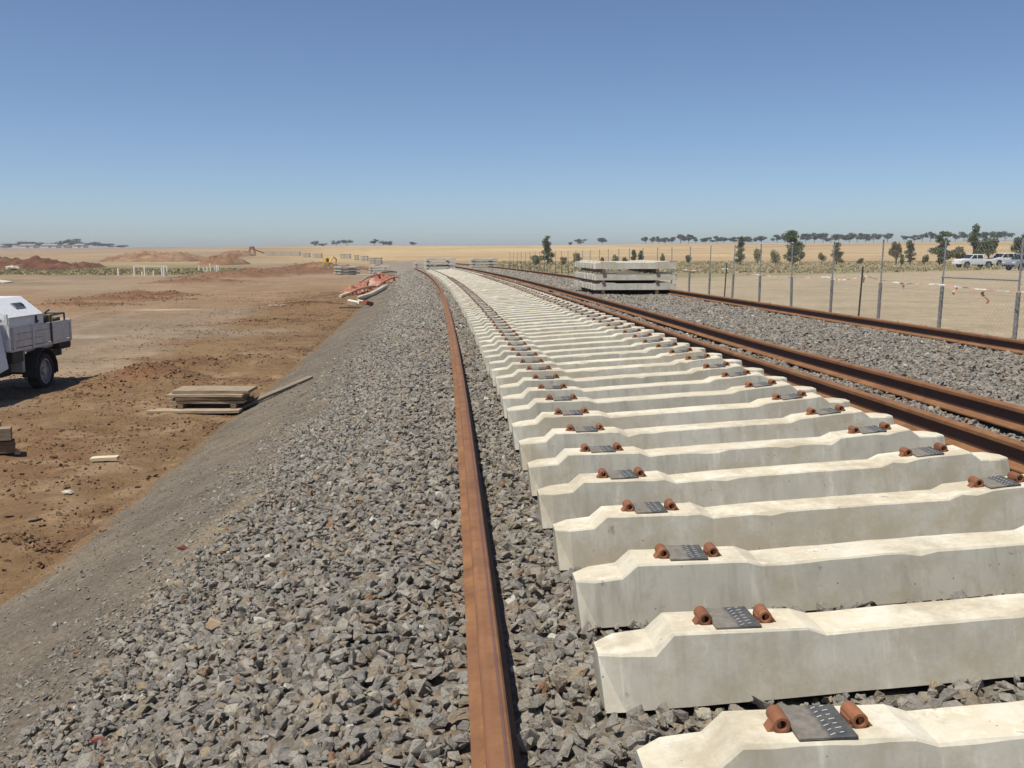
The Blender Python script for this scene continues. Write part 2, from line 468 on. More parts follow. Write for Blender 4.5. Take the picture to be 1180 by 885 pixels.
def vcol(me, C):
    a = me.color_attributes.new('Col', 'FLOAT_COLOR', 'POINT')
    a.data.foreach_set('color', np.concatenate([C, np.ones((len(C), 1))], 1).astype(np.float32).ravel())

# heaps of turned soil beside the haul road (part of the ground sheet)
def lump_px(px, py, rx, ry, ang, h, sd):
    p = at(px, py); LUMPS.append((p.x, p.y, rx, ry, ang, h, sd))
_l = []
for a in [(150, 436, 1.1, .8, .2, .20, 21), (185, 438, 1.0, .7, .2, .22, 22), (222, 424, .9, .8, .3, .24, 23), (120, 450, .9, .6, .3, .16, 24), (95, 462, .8, .5, .3, .12, 26),
          (130, 348, 4.5, 1.6, .5, .34, 25), (165, 343, 4.0, 1.6, .6, .42, 27), (90, 354, 3.5, 1.3, .4, .25, 28),
          (230, 327, 5, 2.2, .7, .5, 31), (265, 321, 7, 2.6, .75, .7, 32), (300, 318, 8, 2.6, .85, .8, 33), (340, 316, 9, 3, .9, .8, 34),
          (365, 312, 9, 6, .9, 1.1, 35), (345, 352, 1.6, 1.0, .9, .16, 36), (372, 352, 1.5, 1.0, .9, .18, 37), (285, 415, 1.2, 1.2, 0, .1, 38), (20, 628, .8, .3, .1, .10, 39),
          (60, 630, .7, .25, .1, .08, 40), (300, 372, 3.0, 1.0, .9, .1, 41)]:
    p = at(a[0], a[1]); _l.append((p.x, p.y) + tuple(a[2:]))
LUMPS += _l

# ------------------------------------------------------------------ ground sheet
def axis_lines(segs):
    out = [segs[0][0]]
    for a, b, s0, s1 in segs:
        x = a; st = s0
        n = max(2, int((b - a) / ((s0 + s1) / 2)))
        t = np.linspace(0, 1, n + 1)[1:]
        # spacing runs from s0 to s1
        cum = (s0 * t + (s1 - s0) * t * t / 2); cum /= cum[-1]
        out += list(a + (b - a) * cum)
    return np.array(out)
ys = axis_lines([(-30, 4, 6, .3), (4, 26, .10, .18), (26, 60, .2, .7), (60, 200, .8, 3), (200, 800, 4, 14), (800, 3000, 20, 300)])
xs = axis_lines([(-2600, -500, 400, 25), (-500, -60, 25, 1.5), (-60, -14, 1.2, .3), (-14, -3, .14, .12), (-3, 60, .7, 1.2), (60, 500, 2, 20), (500, 2600, 25, 400)])
XX, YY = np.meshgrid(xs, ys)
o_ = off_of(XX, YY)
ZZ = ground(XX, YY)
hide = sst(-4.6, -4.2, o_) * sst(8.6, 8.3, o_) * (YY < 188)
ZZ = np.where(hide > 0, np.minimum(ZZ, base_land(XX, YY)) - .5 * hide, ZZ)
def mixc(C, mask, col):
    return C * (1 - mask[..., None]) + np.array(col) * mask[..., None]
n1 = fbm(XX * .25, YY * .12, 5, 51); n2 = fbm(XX * .9, YY * .9, 5, 52); n3 = fbm(XX * .05, YY * .035, 4, 53)
n4 = fbm(XX * 2.6, YY * 2.6, 4, 54)
C = np.zeros(XX.shape + (3,)) + np.array([.272, .200, .132])           # pale worked earth
C = mixc(C, sst(.42, .62, n1) * .8, (.20, .155, .108))                # greyer wheel-packed patches
C = mixc(C, sst(.50, .66, n3) * .7, (.245, .155, .09))                # warmer patches
edge = -8.3 - YY * .02 - (n2 - .5) * 2.2
C = mixc(C, sst(edge - .9, edge + .5, o_) * (YY < 90) * sst(90, 45, YY), (.185, .118, .062))   # orange clay strip by the formation
C = mixc(C, sst(.50, .68, n2) * sst(-12, -8, o_) * sst(60, 30, YY) * .6, (.165, .092, .05))
C = mixc(C, sst(.52, .70, n4) * sst(-9, -6, o_) * sst(40, 20, YY) * .6, (.30, .215, .13))
L_ = lumps(XX, YY)
C = mixc(C, sst(.05, .22, L_) * .85, (.17, .085, .048))
trk = np.zeros_like(XX)
for q in range(9):
    oo = -11.5 - q * 2.3 + np.sin(YY * .05 + q * 1.7) * 1.6
    trk = np.maximum(trk, np.exp(-((o_ - oo) / (.22 + .1 * (q % 3))) ** 2) * (.5 + .5 * (q % 2)))
C = mixc(C, trk * sst(.35, .6, n1) * sst(8, 14, YY) * .35, (.33, .262, .19))
C = mixc(C, np.roll(trk, 3, 1) * sst(.45, .65, n2) * .25, (.17, .12, .082))
# scrapings of pale crushed rock on the haul road
w1 = at(182, 357); C = mixc(C, np.exp(-(((XX - w1.x) / 1.9) ** 2 + ((YY - w1.y) / .5) ** 2)) * .9, (.42, .37, .29))
w1 = at(90, 388); C = mixc(C, np.exp(-(((XX - w1.x) / 1.3) ** 2 + ((YY - w1.y) / .6) ** 2)) * .7, (.36, .31, .24))
w1 = at(255, 382); C = mixc(C, np.exp(-(((XX - w1.x) / 2.6) ** 2 + ((YY - w1.y) / 1.6) ** 2)) * .6, (.25, .215, .165))
# grass verge and paddocks
left = o_ < 2
ang = XX / np.maximum(YY, 1)
gl = sst(108, 116, YY + (n2 - .5) * 14 + 40 * sst(-.36, -.30, ang) * 0) * sst(-.27, -.33, ang) * left
C = mixc(C, gl * .9, (.225, .18, .09))
C = mixc(C, gl * sst(.4, .6, n1) * .6, (.165, .155, .072))
bare = sst(170, 210, YY) * left
C = mixc(C, bare * sst(-.24, -.32, ang), (.25, .185, .125))
C = mixc(C, bare * sst(-.20, -.30, ang) * sst(.45, .6, fbm(XX * .02, YY * .05, 4, 66)) * .7, (.175, .155, .085))
gold = np.array([.44, .325, .18])
gfar = sst(165, 230, YY + (n3 - .5) * 60)
C = mixc(C, gfar * np.where(left, sst(-.30, -.15, ang) * sst(200, 280, YY), 1.0), gold)
C = mixc(C, gfar * sst(.42, .60, fbm(XX * .012, YY * .05, 4, 61)) * .75, (.36, .25, .14))
C = mixc(C, gfar * sst(.5, .7, fbm(XX * .02, YY * .02, 4, 63)) * .4, (.50, .40, .24))
farl = sst(330, 450, YY) * sst(-.25, -.4, ang)
C = mixc(C, gfar * sst(.5, .62, fbm(XX * .03, YY * .14, 5, 64)) * .45, (.27, .19, .10))
C = mixc(C, farl * .8, (.27, .20, .15))
right = o_ > 6
C = mixc(C, right * sst(8.9, 9.9, o_) * sst(200, 150, YY), (.335, .275, .190))
C = mixc(C, right * sst(.45, .7, n1) * sst(60, 20, YY) * .35, (.27, .22, .155))
lotedge = 57 + XX * .95 + (n2 - .5) * 5
C = mixc(C, right * sst(lotedge - 1, lotedge + 2, YY) * sst(190, 165, YY), (.27, .225, .125))
C = mixc(C, right * sst(lotedge - 1, lotedge + 3, YY) * sst(.4, .62, n1) * sst(185, 150, YY) * .85, (.20, .185, .10))
C = mixc(C, right * sst(lotedge + 18, lotedge + 26, YY) * sst(.45, .6, n3) * sst(195, 165, YY) * .6, (.36, .28, .15))
V = np.stack([XX, YY, ZZ], -1).reshape(-1, 3)
nx, ny = len(xs), len(ys)
I = (np.arange(ny - 1)[:, None] * nx + np.arange(nx - 1)[None, :]).ravel()
F = np.stack([I, I + 1, I + nx + 1, I + nx], 1)
me = np_mesh('ground', V, F, M['soil'], True)
vcol(me, C.reshape(-1, 3))
tag(link('ground', me), kind='structure')

# ------------------------------------------------------------------ ballast bed
by = axis_lines([(-4, 1, .5, .1), (1, 14, .05, .09), (14, 40, .1, .3), (40, 190, .4, 3)])
bo = np.concatenate([np.arange(-4.7, -2.6, .08), np.arange(-2.6, 7.2, .06), np.arange(7.2, 8.71, .1)])
YB, OB = np.meshgrid(by, bo, indexing='ij')
mB = ax_m(YB); LB = np.sqrt(1 + mB * mB)
XB = ax_x(YB) + OB / LB; YB2 = YB - OB * mB / LB
ZB = formation(XB, YB2)
coarse = sst(-2.8, -2.35, OB + .34 * sst(6.5, 2.5, YB2) + (fbm(XB * 1.3, YB2 * 1.3, 4, 71) - .5) * .7) * sst(7.7, 7.4, OB)
ZB = ZB - .035 * coarse + (fbm(XB * 9, YB2 * 9, 3, 72) - .5) * .05 * coarse + (fbm(XB * 3, YB2 * 3, 4, 73) - .5) * .035 + (fbm(XB * .8, YB2 * .8, 3, 77) - .5) * .07 * coarse
endw = sst(165, 190, YB2); ZB = ZB - endw * 1.2
CB = np.zeros(XB.shape + (3,)) + np.array([.155, .132, .103])          # fine crushed shoulder
CB = mixc(CB, sst(.45, .7, fbm(XB * 1.1, YB2 * .5, 5, 74)) * .6, (.19, .158, .115))
CB = mixc(CB, sst(.5, .7, fbm(XB * 2, YB2 * 2, 5, 75)) * .5, (.105, .09, .074))
CB = mixc(CB, np.exp(-((OB + 2.62 + (fbm(XB, YB2, 3, 78) - .5) * .5) / .2) ** 2) * sst(.4, .6, fbm(XB * .9, YB2 * .9, 4, 79)) * .65, (.215, .17, .11))
CB = mixc(CB, sst(-4.45, -4.65, OB + (fbm(XB * 1.5, YB2 * 1.5, 4, 76) - .5) * .5), (.185, .118, .062))
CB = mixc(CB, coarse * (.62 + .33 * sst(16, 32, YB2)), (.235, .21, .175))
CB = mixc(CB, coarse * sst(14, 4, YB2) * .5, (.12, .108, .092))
railrust = (np.exp(-((OB - 2.25) / .3) ** 2) + .6 * np.exp(-((OB - 2.85) / .16) ** 2) + .4 * np.exp(-((OB + .9) / .18) ** 2)) * coarse
CB = mixc(CB, np.clip(railrust, 0, 1) * .55, (.30, .16, .085))
CB = mixc(CB, sst(7.6, 8.2, OB), (.27, .22, .155))
nb_o = len(bo); nb_y = len(by)
I = (np.arange(nb_y - 1)[:, None] * nb_o + np.arange(nb_o - 1)[None, :]).ravel()
F = np.stack([I, I + 1, I + nb_o + 1, I + nb_o], 1)
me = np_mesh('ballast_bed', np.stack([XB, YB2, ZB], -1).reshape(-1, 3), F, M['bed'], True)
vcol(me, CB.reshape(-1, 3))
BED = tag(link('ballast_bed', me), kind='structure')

# ------------------------------------------------------------------ sleepers
GAUGE = 1.672; PITCH_S = .685; Y_FIRST = 2.28
N_ROW = 112
MIDU = GAUGE / 2
def sleeper_mesh(name, mat, detail=True, seed=1):
    half = [(-.450, -.052, .050, .116), (-.385, -.045, .093, .122), (-.275, -.040, .094, .124), (-.215, .0095, .095, .126),
            (.215, -.0095, .095, .126), (.275, -.034, .092, .124), (.55, -.030, .091, .122)]
    secs = half + [(GAUGE - u, h, a, b) for (u, h, a, b) in reversed(half)]
    r = random.Random(seed)
    fine = []
    for (s0, s1) in zip(secs[:-1], secs[1:]):
        k = max(1, int((s1[0] - s0[0]) / .07)) if detail else 1
        fine += [tuple(p + (q - p) * i / k for p, q in zip(s0, s1)) for i in range(k)]
    fine.append(secs[-1])
    rings = []
    j = (lambda q: r.gauss(0, q)) if detail else (lambda q: 0)
    for i, (u, h, a, b) in enumerate(fine):
        e = -.003 if i == 0 else (.003 if i == len(fine) - 1 else 0)     # ends undercut towards the bottom
        c = .006 + abs(j(.0018)) + (.012 if detail and r.random() < .05 else 0); h += j(.0008)
        d = .006 + abs(j(.0018)) + (.010 if detail and r.random() < .05 else 0)
        rings.append([(u - e, -b + j(.001), -.222), (u - e, b, -.222), (u + e, a, h - d), (u + e, a - d, h), (u + e, -a + c, h), (u + e, -a + j(.0008), h - c)])
    mb = MB().loft(rings)
    return mb.mesh(name, mat)
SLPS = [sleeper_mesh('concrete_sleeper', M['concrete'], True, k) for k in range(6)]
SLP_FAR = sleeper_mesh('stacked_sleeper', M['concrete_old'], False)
# the pad and its castings, in the coordinates of the left seat (u across the track, y along it)
def pad_mat():
    m, nt, b = newmat('rubber pad')
    v = coords(nt, 'obj')
    tc = nt.nodes.new('ShaderNodeTexCoord'); sx = nt.nodes.new('ShaderNodeSeparateXYZ'); nt.links.new(tc.outputs['Object'], sx.inputs[0])
    clean = ramp(nt, [(.49, (0, 0, 0)), (.51, (1, 1, 1))], math_(nt, 'ADD', math_(nt, 'MULTIPLY', sx.outputs['X'], 1.6), math_(nt, 'ADD', .475, math_(nt, 'MULTIPLY', noise(nt, v, 30, 4), .05))))
    dust = ramp(nt, [(.3, (.12, .105, .088)), (.7, (.23, .205, .17))], noise(nt, v, 35, 5, .7))
    dark = ramp(nt, [(.3, (.035, .037, .041)), (.75, (.11, .108, .104))], noise(nt, v, 35, 5, .7))
    nt.links.new(mix(nt, 'MIX', clean, dust, dark), b.inputs['Base Color'])
    b.inputs['Roughness'].default_value = .75
    bump(nt, b, noise(nt, v, 90, 4, .7), .5, .003)
    return m
PAD = MB().prism([(-.074, 0), (.074, 0), (.074, .009), (-.074, .009)], -.084, .084).mesh('rail_pad', pad_mat(), bevel=.002)
mk = MB()
for i in range(7):
    for j in range(2):
        yy = -.072 + i * .023; xx = .014 + j * .026
        mk.box((xx, yy + j * .008, .0098), (.017 - .005 * ((i + j) % 2), .0026, .0010), Matrix.Rotation(.5 - .25 * ((i * 3 + j) % 3), 3, 'Z'))
MARK = mk.mesh('pad_marking', plain('chalky print', (.50, .50, .48), .8))
def casting(sgn):
    mb = MB().ring((0, -.036, .022), (0, .036, .022), .0215, .012, 14)
    mb.box((-sgn * .002, 0, .004), (.040, .062, .012))                       # root in the concrete
    mb.prism([(0, -.002), (sgn * .04, -.002), (sgn * .018, .026), (0, .03)], -.028, .012)   # outer wing
    mb.box((-sgn * .019, .004, .012), (.012, .05, .022))
    return mb.mesh('cast_shoulder', M['rust_clip'], bevel=.0015)
CAST = {-1: casting(-1), 1: casting(1)}
WORDS = ['second', 'third', 'fourth', 'fifth', 'sixth', 'seventh', 'eighth', 'ninth', 'tenth', 'eleventh', 'twelfth', 'thirteenth', 'fourteenth', 'fifteenth', 'sixteenth', 'seventeenth', 'eighteenth', 'nineteenth', 'twentieth']
for i in range(N_ROW):
    Y = Y_FIRST + i * PITCH_S
    p = on_track(Y, 0, 0)
    s = link('concrete_sleeper', SLPS[(i * 5 + i // 4) % 6])
    j = random.uniform
    s.location = (p.x + j(-.012, .012), p.y + j(-.01, .01), p.z + j(-.004, .004))
    s.rotation_euler = (j(-.01, .01), -math.atan(CANT) + j(-.002, .002), head_of(Y) + j(-.004, .004))
    s.rotation_euler[2] = -head_of(Y) * -1 + j(-.004, .004)
    if i == 0: lab = 'pale concrete sleeper closest to the camera, cut off by the bottom of the photo'
    elif i < 20: lab = f'pale concrete sleeper, {WORDS[i-1]} in the row from the bottom of the photo'
    else: lab = 'pale concrete sleeper far up the laid row, looking like the sleepers around it'
    tag(s, lab, 'railway sleeper', 'concrete sleepers laid out along the track bed')
    for k, u in enumerate((0, GAUGE)):
        tilt = (.0475 if k == 0 else -.0475)
        q = link('rail_pad', PAD, s); q.location = (u + j(-.005, .005), .006 + j(-.010, .008), .001); q.rotation_euler = (0, tilt * .93, j(-.06, .06))
        if i < 9: link('pad_marking', MARK, q)
        for sg in (-1, 1):
            if i > 70: continue
            c = link('cast_shoulder', CAST[sg], s); c.location = (u + sg * .0985, j(-.004, .004), -.003 - sg * tilt * .09); c.rotation_euler = (0, 0, j(-.05, .05))

# ------------------------------------------------------------------ rails
def rail_profile():
    half = [(.070, 0), (.070, .010), (.030, .020), (.0085, .032), (.0085, .110), (.020, .117), (.0355, .123), (.0355, .145), (.029, .153), (.015, .157)]
    return half + [(-x, z) for x, z in reversed(half)]
RP = rail_profile()
def rail(name, off, y0, y1, base, label, mat, group, wob=0.0, xfun=None, step=1.2):
    ys_ = np.arange(y0, y1 + .01, step)
    secs = []
    for Y in ys_:
        o = splay(off, Y) + wob * math.sin(Y * .23 + off)
        b = base(Y)
        p = on_track(float(Y), o, 0); z = b
        a = -head_of(float(Y)) * -1
        m = float(ax_m(Y)); L = math.sqrt(1 + m * m)
        secs.append([(p.x + x / L, p.y - x * m / L, z + h) for x, h in RP])
    mb = MB().loft(secs)
    r = mb.build(name, mat, bevel=0)
    r.data.materials.append(M['rust_web_shade'])
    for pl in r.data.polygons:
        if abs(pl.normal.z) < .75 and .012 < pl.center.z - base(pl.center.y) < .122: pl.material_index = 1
    r['label'] = label; r['category'] = 'rail'; r['group'] = group
    return r
def bedz(off, lift=.0):
    return lambda Y: float(np.interp(off, [-2.4, -1.3, 3.2, 7.1, 7.4], [-.74, -.30, -.03, -.03, -.06])) + float(zrow(Y)) + lift
OFF_D, OFF_A, OFF_B = -.80, 2.30, 2.95
def splay(off, Y):
    """the two right-hand rails were dropped slightly splayed at this end"""
    return off + (.13 * float(sst(13, 5, Y)) if off in (OFF_A, OFF_B) else 0)
OFF_C = 6.1
rd = rail('rail', OFF_D, -1.2, 96, bedz(OFF_D, .012), 'single rusty rail on the stones left of the concrete sleepers', M['rust'], 'loose rusty rails', .004)
rail('rail', OFF_A, -1.5, 118, bedz(OFF_A, .012), 'rusty rail touching the right-hand ends of the concrete sleepers', M['rust'], 'loose rusty rails', .004)
rail('rail', OFF_B, -1.5, 118, bedz(OFF_B, .012), 'rusty rail lying second from the sleeper ends, between two strips of stones', M['rust'], 'loose rusty rails', .006)
rail('rail', OFF_C, -1.5, 125, bedz(OFF_C, .012), 'rusty rail nearest the wire fence, along the far edge of the stones', M['rust'], 'loose rusty rails', .006)
# the blue-black mill scale stripe along the head of the lone rail
st = MB(); secs = []
for Y in np.arange(-1.0, 30, 1.2):
    p = on_track(float(Y), OFF_D + .004 * math.sin(Y * .23 + OFF_D), 0); m = float(ax_m(Y)); L = math.sqrt(1 + m * m)
    z = bedz(OFF_D, .012)(Y)
    secs.append([(p.x + x / L, p.y - x * m / L, z + h) for x, h in ((.0115, .155), (.0200, .155), (.0200, .1582), (.0115, .1584))])
st.loft(secs).build('scale_stripe', M['rust_dark'], rd)

# ------------------------------------------------------------------ ballast stones
def stone_mesh(k, name, mat, npts=13, flat=.75):
    r = random.Random(k)
    bm = bmesh.new()
    for i in range(npts):
        v = Vector((r.gauss(0, 1), r.gauss(0, 1), r.gauss(0, 1))).normalized() * r.uniform(.78, 1.0)
        bm.verts.new((v.x * r.uniform(.8, 1.15), v.y * .85, v.z * flat))
    res = bmesh.ops.convex_hull(bm, input=bm.verts)
    bmesh.ops.delete(bm, geom=list({g for g in res['geom_interior'] + res['geom_unused'] if isinstance(g, bmesh.types.BMVert)}), context='VERTS')
    bmesh.ops.triangulate(bm, faces=bm.faces)
    me = bpy.data.meshes.new(name); bm.to_mesh(me); bm.free(); me.materials.append(mat)
    return me
STONES = [stone_mesh(100 + k, 'ballast_stone', M['stone'], 11 + k % 5, .46 + .09 * (k % 4)) for k in range(12)]
def in_sleeper(Y, o):
    i = np.round((Y - Y_FIRST) / PITCH_S)
    d = np.abs(Y - Y_FIRST - i * PITCH_S)
    return (i >= 0) & (i < N_ROW) & (d < .115) & (o > -.44) & (o < GAUGE + .44)
def near_rail(o, Y):
    m = np.zeros(o.shape, bool)
    for q in (OFF_D, OFF_A, OFF_B, OFF_C): d = o - q - (.13 * sst(13, 5, Y) if q in (OFF_A, OFF_B) else 0); m |= (d > -.066) & (d < (.10 if q == OFF_D else .068))
    return m
def seen(X, Y, Z):
    zc = Y * c8 + (CAM_Z - Z) * s8; yc = Y * s8 - (CAM_Z - Z) * c8
    ok = (zc > .6)
    u = 590 + 1100 * X / np.maximum(zc, .1); w = 442.5 - 1100 * yc / np.maximum(zc, .1)
    return ok & (u > -230) & (u < 1410) & (w < 1120), u, w
P = []
for (ya, yb, dens, s0, s1) in [(.9, 9, 980, .022, .041), (9, 18, 720, .025, .043), (18, 34, 430, .030, .050), (34, 60, 170, .045, .07), (60, 95, 60, .07, .10)]:
    n = int((yb - ya) * 10.9 * dens)
    Y = rng.uniform(ya, yb, n); o = rng.uniform(-3.5, 7.45, n)
    s = rng.uniform(0, 1, n) ** 2.1 * (s1 * 1.18 - s0 * .82) + s0 * .82
    P.append(np.stack([Y, o, s], 1))
P = np.concatenate(P)
Y, o, s = P.T
m_ = ax_m(Y); L_ = np.sqrt(1 + m_ * m_)
X = ax_x(Y) + o / L_; Yw = Y - o * m_ / L_
edge = -2.42 + (fbm(X * 1.3, Yw * 1.3, 4, 71) - .5) * -.7 - .34 * sst(6.5, 2.5, Yw)
keep = (o > edge - .22 + rng.normal(0, .10, len(o)) - .55 * rng.uniform(0, 1, len(o)) ** 5 * 2) & ~in_sleeper(Y, o) & ~near_rail(o, Y)
Z = formation(X, Yw) - .014 + rng.uniform(-.022, .012, len(o)) + (fbm(X * .8, Yw * .8, 3, 77) - .5) * .07
vis, pu, pw = seen(X, Yw, Z)
keep &= vis
X, Yw, Z, s, o = X[keep], Yw[keep], Z[keep], s[keep], o[keep]
# scattered small chips on the fine shoulder and at its foot
n = 26000
Y2 = 1.5 + 33 * rng.uniform(0, 1, n) ** 1.3; o2 = rng.uniform(-4.8, -2.3, n)
s2 = .005 + .013 * rng.uniform(0, 1, n) ** 3 + .014 * (rng.uniform(0, 1, n) > .97)
k2 = rng.uniform(0, 1, n) < np.interp(o2, [-4.8, -3.6, -2.8, -2.4], [.35, .35, .95, 1])
m2 = ax_m(Y2); L2 = np.sqrt(1 + m2 * m2); X2 = ax_x(Y2) + o2 / L2; Yw2 = Y2 - o2 * m2 / L2
Z2 = formation(X2, Yw2) + s2 * .3 + (fbm(X2 * 3, Yw2 * 3, 4, 73) - .5) * .035
vis2, _, _ = seen(X2, Yw2, Z2); k2 &= vis2
X = np.concatenate([X, X2[k2]]); Yw = np.concatenate([Yw, Yw2[k2]]); Z = np.concatenate([Z, Z2[k2]]); s = np.concatenate([s, s2[k2]]); o = np.concatenate([o, o2[k2]])
n = 9000      # band of coarser chips half way down the shoulder, and odd stones that rolled to its foot
Y3 = 1.8 + 30 * rng.uniform(0, 1, n) ** 1.3; o3 = np.where(rng.uniform(0, 1, n) < .8, -3.05 + rng.normal(0, .16, n), rng.uniform(-4.7, -2.5, n)); s3 = .008 + .016 * rng.uniform(0, 1, n) ** 2.5
k3 = rng.uniform(0, 1, n) < sst(.35, .6, fbm(o3 * 2.5, Y3 * .8, 3, 91)) * .9 + .1
m3 = ax_m(Y3); L3 = np.sqrt(1 + m3 * m3); X3 = ax_x(Y3) + o3 / L3; Yw3 = Y3 - o3 * m3 / L3
Z3 = formation(X3, Yw3) + s3 * .25 + (fbm(X3 * 3, Yw3 * 3, 4, 73) - .5) * .035
vis3, _, _ = seen(X3, Yw3, Z3); k3 &= vis3
X = np.concatenate([X, X3[k3]]); Yw = np.concatenate([Yw, Yw3[k3]]); Z = np.concatenate([Z, Z3[k3]]); s = np.concatenate([s, s3[k3]]); o = np.concatenate([o, o3[k3]])
n = len(X)
ROT = np.stack([rng.normal(0, .55, n), rng.normal(0, .55, n), rng.uniform(0, 6.283, n)], 1)
SCL = s[:, None] * np.stack([rng.uniform(.8, 1.35, n), rng.uniform(.75, 1.1, n), rng.uniform(.7, 1.1, n)], 1)
IDX = rng.integers(0, len(STONES), n)
_, pu, pw = seen(X, Yw, Z)
zc = Yw * c8 + (CAM_Z - Z) * s8
size = np.where((pu > 0) & (pu < 1180) & (pw > 300) & (pw < 885), s / zc, 0)
top = np.argsort(-size)[:300]
solo = []
for q in top:
    st_ = link('ballast_stone', STONES[IDX[q]], BED)
    st_.location = (X[q], Yw[q], Z[q] + .004); st_.rotation_euler = ROT[q]; st_.scale = SCL[q]
    solo.append(st_)
srcs = []
for k in range(len(STONES)):
    srcs.append(next(t for t in solo if t.data is STONES[k]))
rest = np.ones(n, bool); rest[top] = False

def scatter(name, pts, rot, scl, idx, sources, kind='stuff', parent=None):
    me = bpy.data.meshes.new(name)
    me.vertices.add(len(pts)); me.vertices.foreach_set('co', pts.astype(np.float32).ravel())
    for nm, arr, ty in (('rot', rot, 'FLOAT_VECTOR'), ('scl', scl, 'FLOAT_VECTOR')):
        a = me.attributes.new(nm, ty, 'POINT'); a.data.foreach_set('vector', arr.astype(np.float32).ravel())
    a = me.attributes.new('pick', 'INT', 'POINT'); a.data.foreach_set('value', idx.astype(np.int32))
    ob = link(name, me, parent)
    ng = bpy.data.node_groups.new(name, 'GeometryNodeTree')
    ng.interface.new_socket('Geometry', in_out='INPUT', socket_type='NodeSocketGeometry')
    ng.interface.new_socket('Geometry', in_out='OUTPUT', socket_type='NodeSocketGeometry')
    gi = ng.nodes.new('NodeGroupInput'); go = ng.nodes.new('NodeGroupOutput')
    ip = ng.nodes.new('GeometryNodeInstanceOnPoints'); jn = ng.nodes.new('GeometryNodeJoinGeometry')
    for so_ in reversed(sources):
        oi = ng.nodes.new('GeometryNodeObjectInfo'); oi.inputs['Object'].default_value = so_; oi.inputs['As Instance'].default_value = True
        ng.links.new(oi.outputs['Geometry'], jn.inputs['Geometry'])
    def na(nm, ty):
        q = ng.nodes.new('GeometryNodeInputNamedAttribute'); q.data_type = ty; q.inputs['Name'].default_value = nm
        return q.outputs['Attribute']
    e2r = ng.nodes.new('FunctionNodeEulerToRotation')
    ng.links.new(na('rot', 'FLOAT_VECTOR'), e2r.inputs[0])
    ng.links.new(gi.outputs[0], ip.inputs['Points']); ng.links.new(jn.outputs[0], ip.inputs['Instance'])
    ip.inputs['Pick Instance'].default_value = True
    ng.links.new(na('pick', 'INT'), ip.inputs['Instance Index'])
    ng.links.new(e2r.outputs[0], ip.inputs['Rotation']); ng.links.new(na('scl', 'FLOAT_VECTOR'), ip.inputs['Scale'])
    ng.links.new(ip.outputs['Instances'], go.inputs[0])
    md = ob.modifiers.new('scatter', 'NODES'); md.node_group = ng
    if kind: ob['kind'] = kind
    return ob
scatter('ballast_gravel', np.stack([X, Yw, Z], 1)[rest], ROT[rest], SCL[rest], IDX[rest], srcs)
print('stones', n)

# ------------------------------------------------------------------ clods of soil on the worked ground
CLODS = [stone_mesh(300 + k, 'soil_clod', M['clod'], 15, .7) for k in range(5)]
n = 60000
Y = 6 + 60 * rng.uniform(0, 1, n) ** 1.5; o = -4.7 - 13 * rng.uniform(0, 1, n) ** 1.4
X = ax_x(Y) + o
dens = sst(.36, .72, fbm(X * .9, Y * .9, 4, 52)) + .10 + 2.0 * sst(.05, .2, lumps(X, Y))
k = rng.uniform(0, 1, n) < dens * np.where(lumps(X, Y) > .05, 1, sst(-14, -8, o) * .8 + .05)
X, Y = X[k], Y[k]; n = len(X)
extra = []
qY = 5 + 17 * rng.uniform(0, 1, 16000) ** 1.2; qX = ax_x(qY) - 4.75 - 7.5 * rng.uniform(0, 1, 16000) ** 1.2
qk = rng.uniform(0, 1, 16000) < sst(.3, .65, fbm(qX * 1.4, qY * 1.4, 4, 57)); extra.append(np.stack([qX[qk], qY[qk]], 1))
for (cx, cy, rx, ry, a, h, sd) in LUMPS:
    q = int(min(420, 120 * rx * ry + 50)); u = rng.normal(0, .55, q) * rx; v = rng.normal(0, .55, q) * ry
    extra.append(np.stack([cx + u * math.cos(a) - v * math.sin(a), cy + u * math.sin(a) + v * math.cos(a)], 1))
ex = np.concatenate(extra); X = np.concatenate([X, ex[:, 0]]); Y = np.concatenate([Y, ex[:, 1]]); 
kk = (off_of(X, Y) < -4.6); X, Y = X[kk], Y[kk]; n = len(X)
s = .006 + .030 * rng.uniform(0, 1, n) ** 6 + .0003 * Y
s = s * np.where(lumps(X, Y) > .06, 1.35, 1)
Z = ground(X, Y) + s * .2
vis, _, _ = seen(X, Y, Z); X, Y, Z, s = X[vis], Y[vis], Z[vis], s[vis]; n = len(X)
ROTc = np.stack([rng.normal(0, .5, n), rng.normal(0, .5, n), rng.uniform(0, 6.28, n)], 1)
# a few single clods and stones stand as things, the rest is scattered
def clod(px, py, size, mat_mesh, label, name='soil_clod', cat='clod', sc=(1, 1, .7), rz=0.0):
    p = at(px, py)
    ob = link(name, mat_mesh); ob.location = (p.x, p.y, p.z + size * .25); ob.scale = [size * q for q in sc]; ob.rotation_euler = (0.1, .05, rz)
    return tag(ob, label, cat)
M['pale_rock'] = nmat('pale rock', (.40, .35, .28), (.54, .49, .41), 2, rough=.9, bmp=.4, bdist=.05)
M['dark_rock'] = nmat('dark rock', (.13, .10, .085), (.20, .165, .14), 2, rough=.9, bmp=.4, bdist=.05)
PROCK = stone_mesh(411, 'pale_rock', M['pale_rock'], 14, .6); DROCK = stone_mesh(412, 'dark_rock', M['dark_rock'], 14, .6); RROCK = stone_mesh(413, 'red_rock', M['red_steel'], 14, .7)
cl = [clod(62, 528, .075, CLODS[0], 'dark clod of soil on the clay left of the pale wood offcut'),
      clod(75, 562, .06, CLODS[1], 'small brown clod below the pale wood offcut'),
      clod(118, 612, .06, CLODS[2], 'brown clod near the foot of the gravel shoulder'),
      clod(158, 562, .05, CLODS[3], 'tan clod right of the pale wood offcut, by the gravel shoulder'),
      clod(10, 596, .06, CLODS[4], 'brown clod near the photo edge above the purple stone')]
